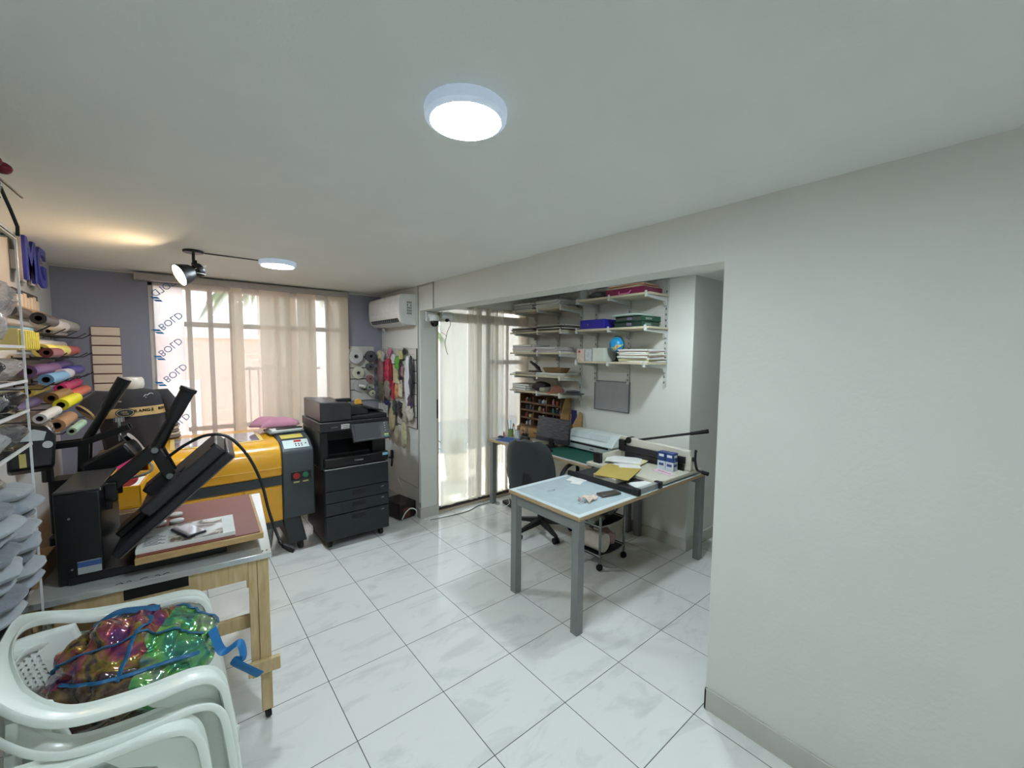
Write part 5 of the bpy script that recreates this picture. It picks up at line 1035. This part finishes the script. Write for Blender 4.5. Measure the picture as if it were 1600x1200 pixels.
for i, (y, z, c, lab) in enumerate(((.235,.0,(206,214,220),'white and blue ink box, lower, further from crank'),(.165,.0,(200,208,216),'white and blue ink box, lower, nearer the crank'),(.235,.072,(30,60,120),'dark blue ink box stacked on top, further from crank'),(.165,.072,(34,64,128),'dark blue ink box stacked on top, nearer the crank'))):
    q = thing('small_carton', lab, 'carton', (2.44,-.15+y-.085,.789+z+.0), group='four small ink cartons on cutter bed')
    B().box((0,0,0),(.066,.066,.071)).make('carton_body', mt(c,.4), q, bev=.001, smooth=0)
    B().box((-.0006,.012,.035),(0,.054,.055)).box((.012,-.0006,.035),(.054,0,.055)).make('printed_label', mt((226,232,236) if i > 1 else (60,80,130),.5), q, smooth=0)
    B().prism([(.01,.006),(.022,.03),(.034,.006)], -.0006, 0, 'xz').make('white_figure', mt((150,160,170),.5), q, smooth=0)
o = thing('pink_card', 'white strip card with pink round print, in front of the ink cartons', 'card', (2.375,-.03,.789), 74)
B().box((-.085,-.035,0),(.085,.035,.004)).make('card_sheet', mt((226,206,216),.5), o, smooth=0)
b = B()
for i in range(4): b.tube(arcpts((-.055+i*.034,0,.0045), .011, 0, 360, 14, 'xy')[:-1], .0022, seg=5, closed=True)
b.make('pink_rings', mt((200,90,130),.5), o)
r = random.Random(8)
for i, (x, y, w, h, a) in enumerate(((2.37,.30,.30,.21,24),(2.43,.34,.29,.20,-6),(2.33,.26,.24,.17,40),(2.45,.27,.21,.15,12),(2.40,.36,.21,.29,30))):
    solo(B().box((-w/2,-h/2,0),(w/2,h/2,.004)), 'loose_paper', PAPER if i != 3 else mt((226,222,170),.7), ('big white sheet lowest on cutter bed','white sheet with black outline on cutter bed','white sheet sticking out toward cartons','pale yellow sheet on cutter bed','topmost white sheet on cutter bed')[i], 'paper', (x,y,.7885+i*.0045), rz=a, group='papers on the cutter bed', smooth=0)
# rotary trimmer with folder
o = thing('paper_trimmer', 'black and silver paper trimmer half under mustard folder, on work table', 'paper trimmer', (1.99,.12,.747), 0)
B().box((-.13,-.24,.0),(.14,.36,.012)).make('base_board', mt((40,42,44),.4), o, bev=.003)
B().box((-.13,-.27,.0),(.14,-.235,.04)).make('end_rail', mt((200,204,204),.3,.7), o, bev=.003)
B().box((-.15,-.275,.0),(-.125,.37,.036)).make('cutting_rail', BLK, o, bev=.003)
for x in (-.138,.13): B().box((x-.018,-.285,.0),(x+.018,-.232,.048)).make('corner_block', BLK, o, bev=.006)
solo(B().prism([(-.19,-.13),(.17,-.15),(.19,.12),(.10,.14),(-.17,.13)], 0, .006, 'xy'), 'mustard_folder', mt((186,164,84),.6,noise=(8,.06)), 'mustard yellow folder lying over the paper trimmer', 'folder', (2.075,.19,.7955), rz=22, smooth=0)
solo(B().box((-.10,-.07,0),(.10,.07,.003)), 'white_slip', PAPER, 'white slip on trimmer end, right of mustard folder', 'paper', (2.06,-.06,.7605), rz=-20, smooth=0)
solo(B().box((-.08,-.10,0),(.08,.10,.034)), 'folder_pad', mt((206,204,190),.7), 'pad of sheets under the mustard folder', 'pad', (1.985,.18,.7600), rz=0, smooth=0)
solo(B().box((-.08,-.035,0),(.08,.035,.016)), 'power_bank', mt((96,92,84),.3,.6), 'dark metallic slim box lying on front of work table', 'power bank', (1.715,-.012,.7465), rz=-33+20, bev=.004)
o = thing('tissue_scrap', 'crumpled pale pink scrap on the work table mat', 'scrap', (1.53,.0,.7465), 10)
B().grid(lambda u, v: (-.06+.12*u, -.035+.07*v*(1-.4*u), .002+.020*abs(math.sin(5*u+3*v))+.018*(1-u)*v), 10, 6).make('scrap_sheet', mt((226,206,190),.8), o, solid=.001, fix=False, smooth=0)
B().grid(lambda u, v: (-.07+.05*u+.01*v, .03+.02*v+.02*u, .002+.03*v*(1-u)), 5, 4).make('pink_flap', mt((206,150,150),.8), o, solid=.001, fix=False, smooth=0)
for x, y, lab in ((1.44,.28,'small grey rectangular mark on mat, further one'),(1.42,-.02,'small grey rectangular mark on mat, nearer one')):
    q = thing('mat_mark', lab, 'mark', (x,y,.746)); b = B(); b.box((0,0,0),(.045,.003,.0004)).box((0,.022,0),(.045,.025,.0004)).box((0,0,0),(.003,.025,.0004)).box((.042,0,0),(.045,.025,.0004)).make('outline', mt((110,130,136),.5), q, smooth=0); B().box((.052,.008,0),(.062,.018,.0004)).make('dot', mt((40,50,54),.5), q, smooth=0)
for i, (x, y, a) in enumerate(((1.84,.38,20),(1.80,.31,24),(1.90,.33,14))):
    solo(B().box((-.06,-.04,0),(.06,.04,.001)), 'paper_slip', PAPER, ('white slip left of trimmer, furthest back','white slip left of trimmer, nearest front','white slip left of trimmer, touching it')[i], 'paper', (x-.045,y,.7466+i*.0014), rz=a, group='slips left of trimmer', smooth=0)
# ================================================================ office chair
CHF = mt((46,50,50),.85,noise=(60,.04),bump=(150,.12),sheen=.2); CHP = mt((22,22,24),.5)
o = thing('office_chair', 'black office swivel chair with curved back between desk and work table', 'office chair', (2.13,1.09,0), 18)
def bk(u, v):
    y = (-1+2*u); z = .44+.50*v; w = .215+.03*math.sin(PI*v*.9)-.05*v**3; 
    edge = (abs(y)**4)*.05
    if v > .85: w *= 1-.35*((v-.85)/.15)**2
    return (-.245-.07*v+edge*1.2+.02*math.sin(PI*v), y*w, z-.03*(v**6)*y*y)
B().grid(bk, 26, 20).make('backrest', CHF, o, smooth=70, solid=.05, bev=.018, seg=3, fix=False)
B().box((-.24,-.23,.43),(.24,.23,.49)).make('seat_cushion', CHF, o, bev=.028, seg=3)
B().tube(spline([(-.19,0,.42),(-.28,0,.44),(-.315,0,.52),(-.31,0,.64)]), .022, flat=.5, seg=10).make('back_bracket', CHP, o)
for s in (-1,1): B().tube(spline([(-.12,s*.22,.44),(-.13,s*.27,.50),(-.15,s*.28,.62),(-.05,s*.28,.68),(.10,s*.28,.685),(.19,s*.28,.65),(.20,s*.275,.56),(.13,s*.25,.46),(.10,s*.21,.44)]), .018, seg=10, radii=None).make('armrest', CHP, o)
B().cyl((0,0,.10),(0,0,.43),.025).cyl((0,0,.09),(0,0,.25),.035).make('gas_column', CHP, o)
for k in range(5):
    a = rad(72*k+20); c, s_ = math.cos(a), math.sin(a)
    L_ = B().loop([[Vector((c*q-s_*w, s_*q+c*w, z)) for w, z in ((-h,zz),(h,zz),(h*.8,zz+t2),(-h*.8,zz+t2))] for q, h, zz, t2 in ((.02,.03,.085,.05),(.27,.018,.062,.028),(.30,.016,.058,.024))]).make('base_arm', CHP, o, bev=.004)
    w_ = Vector((c*.29,s_*.29,.028)); ax_ = Vector((-s_,c,0))
    for q in (-.016,.016): B().cyl(w_+ax_*(q-.009),w_+ax_*(q+.009),.028,seg=16).make('caster', RUB, L_)
# ================================================================ trolley under the table
o = thing('wire_trolley', 'small two-tier chrome trolley with black casters under the work table', 'trolley', (2.14,.385,0), 2)
for x in (-.16,.17):
    for y in (-.115,.115):
        B().cyl((x,y,.06),(x,y,.44),.010).make('post', mt((120,122,124),.3,.8), o)
        B().lathe([(.001,-.012),(.024,-.012),(.027,0),(.024,.012),(.001,.012)], c=(x,y,.027), ax=(1,.4,0)).make('caster', RUB, o)
for z in (.10,.335):
    t_ = B().box((-.16,-.115,z),(.17,.115,z+.012)).make('tier_mat', mt((30,32,34),.4), o, bev=.003)
    B().tube([(-.165,-.12,z+.02),(-.06,-.14,z+.02),(.06,-.14,z+.02),(.175,-.12,z+.02),(.175,.12,z+.02),(-.165,.12,z+.02)], .0065, closed=True).make('tier_rail', CHR, t_)
solo(B().lathe([(.001,0),(.06,0),(.08,.045),(.085,.05),(.07,.065),(.03,.075),(.001,.085)], seg=28), 'lidded_pot', mt((150,160,156),.2,.8), 'silver lidded pot on top tier of the trolley, near corner', 'pot', (2.03,.36,.3485))
solo(B().ball((0,0,.07), 1, (.10,.10,.072), 24, 14, fn=blobf(.012,50,38)), 'dark_bag', plastic_film((58,62,66),.92,.9,25), 'dark shiny plastic bag on top tier of trolley, far side', 'bag', (2.215,.40,.3485))
solo(B().cyl((0,-.10,.075),(0,.10,.075),.075,seg=26), 'fabric_roll', mt((214,206,190),.8,noise=(20,.08)), 'cream roll lying on lower tier of the trolley', 'roll', (2.07,.39,.1135), rz=5)
solo(B().ball((0,0,.06), 1, (.06,.10,.062), 24, 14, fn=blobf(.012,60,50)), 'striped_bundle', mt((170,140,134),.7,noise=(40,.5)), 'brown and white striped bundle on lower tier of trolley', 'bundle', (2.225,.39,.1135))
# things on the floor under the desk
solo(B().box((-.13,-.10,0),(.13,.10,.035)), 'floor_book', mt((40,38,38),.5), 'dark book lying on floor under the window end of desk', 'book', (2.42,1.80,0.0), rz=-8, bev=.003)
solo(B().tube(spline([(0,0,.005),(.03,-.03,.005),(.10,-.06,.05),(.14,.02,.09),(.20,.02,.045),(.24,-.05,.005),(.20,-.12,.005)]), .004), 'tangled_lead', WHT, 'thin white cord tangled over dark floor book', 'cord', (2.18,1.82,0))
solo(B().tube(spline([(0,0,.005),(.25,-.03,.005),(.45,-.03,.005),(.62,.03,.005),(.80,.02,.005),(.86,-.03,.005),(.83,-.07,.005),(.80,-.04,.005)]), .004), 'floor_cable', mt((120,122,118),.6), 'grey cable running over the floor along the sliding door', 'cable', (1.42,1.98,0))
solo(B().tube(spline([(-.02,-.005,.30),(-.015,-.10,.24),(-.015,-.28,.11),(-.015,-.37,.105),(-.025,-.45,.02),(-.03,-.57,.006),(.05,-.61,.006),(.14,-.60,.006)]), .004), 'extension_lead', WHT, 'white cord slanting down right wall toward the door', 'cord', (XR,2.62,0)) 
o = thing('power_unit', 'black and red power unit on floor beside the photocopier', 'power unit', (1.24,2.30,0), 10)
B().box((-.10,-.14,.006),(.10,.16,.17)).make('case', mt((26,20,22),.4), o, bev=.012)
B().box((-.06,-.143,.02),(.02,-.139,.12)).make('front_grille', mt((90,36,34),.5), o, bev=.002)
B().tube(spline([(-.08,-.15,.02),(-.06,-.18,.09),(.0,-.185,.12),(.07,-.18,.08),(.08,-.17,.01)]), .006).make('white_lead', WHT, o)
solo(B().box((-.02,-.02,.0),(.0,.02,.09)).cyl((-.02,0,.0),(-.02,0,.012),.03).tube([(-.01,0,.0),(-.012,0,-.06),(-.014,.005,-.10)],.010), 'black_plug', BLK, 'black plug hanging on right wall above the power unit', 'plug', (XR-.001,2.78,.50), bev=.002)
# conduit frame on right wall lower part
struct(B().box((XR-.006,2.125,.30),(XR,2.60,.31)).box((XR-.006,2.125,.30),(XR,2.135,.78)), 'trim_3', mt((190,188,180),.5), smooth=0)
# ================================================================ tape spools by the corner, on the back wall
SL = mt((196,192,184), .5); GRV = mt((36,32,34), .7)
o = thing('spool_panel', 'pale slatted panel in back corner holding tape spools', 'slatwall', (.995,YB,1.16))
B().box((0,-.006,0),(.275,0,.615)).make('backing', GRV, o, smooth=0)
for i in range(5): B().box((0,-.018,i*.125),(.275,-.006,i*.125+.115)).make('slat', SL, o, bev=.0015)
SP = [(1.045,1.66,.078,.022,(200,198,196),'large light grey spool, top left of spool panel',.03),(1.04,1.665,.095,.012,(206,204,190),'wide cream disc behind the large grey spool',.0),(1.215,1.665,.062,.035,(78,80,84),'dark grey thick spool, top right of spool panel',.02),(1.20,1.545,.042,.05,(92,94,96),'dark hollow spool below the thick grey one',.02),(1.075,1.475,.068,.03,(206,204,184),'cream spool at middle left of panel',.0),(1.20,1.405,.040,.04,(150,110,116),'pinkish ringed spool at middle right',.02),(1.085,1.33,.066,.02,(176,176,176),'grey spool with white tube, lower left',.0),(1.185,1.31,.034,.05,(150,160,150),'small green-grey spool, lower right',.02),(1.22,1.24,.036,.03,(196,196,170),'small yellowish spool at bottom right corner',.04)]
for x, z, R_, w, c, lab, off in SP:
    s = thing('tape_spool', lab, 'spool', (x,YB-.019-off,z), group='spools in the back corner')
    B().loop([[Vector((rr*math.cos(2*PI*k/28), -yy, rr*math.sin(2*PI*k/28))) for k in range(28)] for rr, yy in ((R_,.001),(R_,w),(R_*.55,w),(R_*.55,w+.008),(R_*.3,w+.008),(R_*.3,.001))], closed=True).make('tape', mt(c,.45), s)
    B().cyl((0,-.001,0),(0,-w-.012,0),R_*.16).make('core_hole', mt((30,26,26),.6), s)
o = thing('white_tube', 'white tube poking out from the lower left spool', 'tube', (1.085,YB-.05,1.33))
B().cyl((0,0,0),(.02,-.10,-.005),.016).make('tube_body', WHT, o)
# ================================================================ merchandise panel on right wall
o = thing('merchandise_panel', 'white slatted panel with black grooves and hanging goods, right wall', 'slatwall', (XR-.001,2.125,.93))
B().box((-.006,0,0),(0,.925,.82)).make('backing', GRV, o, smooth=0)
for i in range(7): B().box((-.018,0,i*.118),(-.006,.925,i*.118+.110)).make('slat', mt((206,200,192),.5), o, bev=.0015)
B().box((-.020,-.006,0),(0,.0,.82)).make('black_edge', GRV, o, smooth=0)
def blister(y, z, w, h, col, lab, cat, d=.04, blob=True, m=None):
    w *= 1.25; h *= 1.12
    s = thing('hanging_pack', lab, cat, (XR-.019,y,z), group='goods hanging on merchandise panel')
    B().tube([(0,0,.0),(-.05,0,.0),(-.06,0,.008)], .002, seg=6).make('peg', mt((150,150,150),.3,.9), s)
    mm = m or mt(col,.35,noise=(30,.25),bump=(30,.4))
    b = B()
    if blob: b.ball((-.035,0,-h/2-.003), 1, (d/2,w/2,h/2), 18, 12, fn=lambda p: Vector((p.x+.005*math.sin(p.z*80+p.y*50), p.y+.006*math.sin(p.z*60), p.z)))
    else: b.box((-.04,-w/2,-h-.002),(-.03,w/2,-.002))
    b.make('pack_body', mm, s, smooth=60 if blob else 0)
    return s
blister(2.98,1.66,.14,.30,(196,170,168),'bag of pinkish small parts at corner, top row','bag',.06,m=plastic_film((176,130,130),.8,.9,40))
blister(2.99,1.74,.11,.10,(206,196,160),'yellowish pompom bundle above the pinkish bag','bag',.06)
blister(2.83,1.64,.05,.26,(176,30,60),'crimson strap pack, left one of the red packs','pack',.03)
blister(2.76,1.66,.06,.27,(200,70,100),'pink and white strap pack between two red ones','pack',.03)
blister(2.69,1.67,.06,.32,(150,16,34),'deep red strap pack, right one of the red packs','pack',.03)
s = blister(2.62,1.70,.09,.10,(226,220,216),'round white disc hanging over red packs','disc',.012)
blister(2.50,1.68,.11,.15,(90,170,50),'bright green plastic piece in the top row','pack',.03)
blister(2.55,1.58,.10,.18,(190,176,140),'beige card pack below the green piece','pack',.02,False)
blister(2.44,1.62,.06,.22,(30,34,44),'black pouch right of the green piece','pouch',.03)
blister(2.38,1.58,.05,.12,(150,110,110),'small dusty pink pack left of long white sleeve','pack',.03)
blister(2.27,1.68,.10,.50,(226,226,228),'long white plastic sleeve hanging down the panel','sleeve',.03,m=plastic_film((226,228,232),.85,.5,18))
blister(2.18,1.69,.07,.40,(34,38,48),'long dark blue-black strap right of white sleeve','strap',.03)
blister(2.97,1.40,.14,.22,(110,112,92),'olive clear bag in middle row at the corner','bag',.06,m=plastic_film((120,118,96),.8,.9,40))
blister(2.79,1.41,.13,.20,(176,160,150),'beige clear bag in middle row','bag',.05,m=plastic_film((176,160,144),.8,.9,40))
blister(2.63,1.41,.05,.22,(176,40,60),'red and black key holders in middle row','keyring',.03)
blister(2.54,1.38,.07,.15,(196,140,90),'orange-brown pack in middle row','pack',.03)
blister(2.21,1.28,.09,.16,(70,50,74),'purple-black looped band under dark strap','band',.03)
blister(2.22,1.18,.13,.16,(196,190,178),'off-white soft pack near black panel edge','pack',.04)
blister(2.97,1.12,.10,.20,(206,208,202),'white small box hanging in bottom row corner','box',.03,False)
blister(2.85,1.13,.10,.22,(190,192,186),'light grey card pack with blue mark, bottom row','pack',.03,False)
blister(2.80,1.17,.08,.05,(46,44,96),'dark blue strip above light grey card pack','pack',.02,False)
blister(2.66,1.12,.12,.26,(176,166,130),'tangle of beige cords in bottom row','cords',.05)
blister(2.73,1.03,.07,.28,(150,130,110),'brown and white strings hanging lowest at left','cords',.04)
blister(2.47,1.19,.12,.14,(26,26,32),'black bundle above the spiral spool','bundle',.05)
blister(2.36,.98,.10,.26,(190,184,150),'strip of pale bottles hanging lowest at right','pack',.04)
s = thing('black_spool', 'round black and cream spool hanging at lower middle of panel', 'spool', (XR-.02,2.40,1.06), group='goods hanging on merchandise panel')
B().lathe([(.001,0),(.075,0),(.078,.01),(.055,.02),(.055,.04),(.05,.045),(.001,.045)], ax=(-1,-.2,0), seg=28).make('spool_face', mt((206,196,160),.4), s)
B().lathe([(.001,.045),(.052,.045),(.056,.052),(.03,.058),(.001,.058)], ax=(-1,-.2,0), seg=28).make('black_ring', BLKG, s)

for a in [(2.90,1.73,.06,.12,(210,206,200),'clear bag of white beads between yellowish bundle and crimson strap','bag',.04,True,plastic_film((220,214,206),.8,.9,50)),(2.71,1.76,.08,.09,(200,120,150),'pink ribbon roll above the red packs','ribbon',.03),(2.42,1.73,.07,.08,(186,180,120),'mustard coloured clip pack beside green piece','pack',.02,False),(2.33,1.76,.05,.07,(40,36,40),'black hook clip above the white sleeve','clip',.03),(2.90,1.34,.06,.20,(90,84,70),'brown key cord between the two clear bags','cord',.03),(2.70,1.44,.05,.14,(120,90,110),'mauve strap in middle row','strap',.02),(2.44,1.42,.07,.16,(206,196,170),'cream card pack beside white sleeve bottom','pack',.02,False),(2.34,1.20,.08,.20,(210,206,196),'white beaded strand left of purple band','strand',.04,True,plastic_film((214,208,190),.8,.9,60)),(2.60,1.20,.06,.16,(60,70,64),'dark green cord bundle, bottom row','cords',.04),(2.90,.96,.06,.16,(150,146,130),'small beige bag lowest near copier','bag',.04),(2.55,.92,.07,.20,(170,156,130),'tan loops hanging below beige cords','cords',.04)]:
    blister(*a)
# ================================================================ daylight
w = bpy.data.worlds.new('sky'); bpy.context.scene.world = w; w.use_nodes = True; t = NT(w); bg = t.n['Background']
tc = t.new('ShaderNodeTexCoord'); sp = t.new('ShaderNodeSeparateXYZ'); t.link(tc.outputs['Generated'], sp.inputs[0])
t.link(t.ramp(sp.outputs[2], [(0,(246,240,232)),(.25,(232,240,250)),(.8,(176,206,246))]), bg.inputs[0]); bg.inputs[1].default_value = SKY
s = bpy.data.lights.new('sun','SUN'); s.energy = SUN; s.angle = rad(1.2); s.color = (1,.93,.82)
so = bpy.data.objects.new('sun', s); C.objects.link(so)
so.rotation_euler = Vector((-.22,-.75,-.70)).to_track_quat('-Z','Y').to_euler()
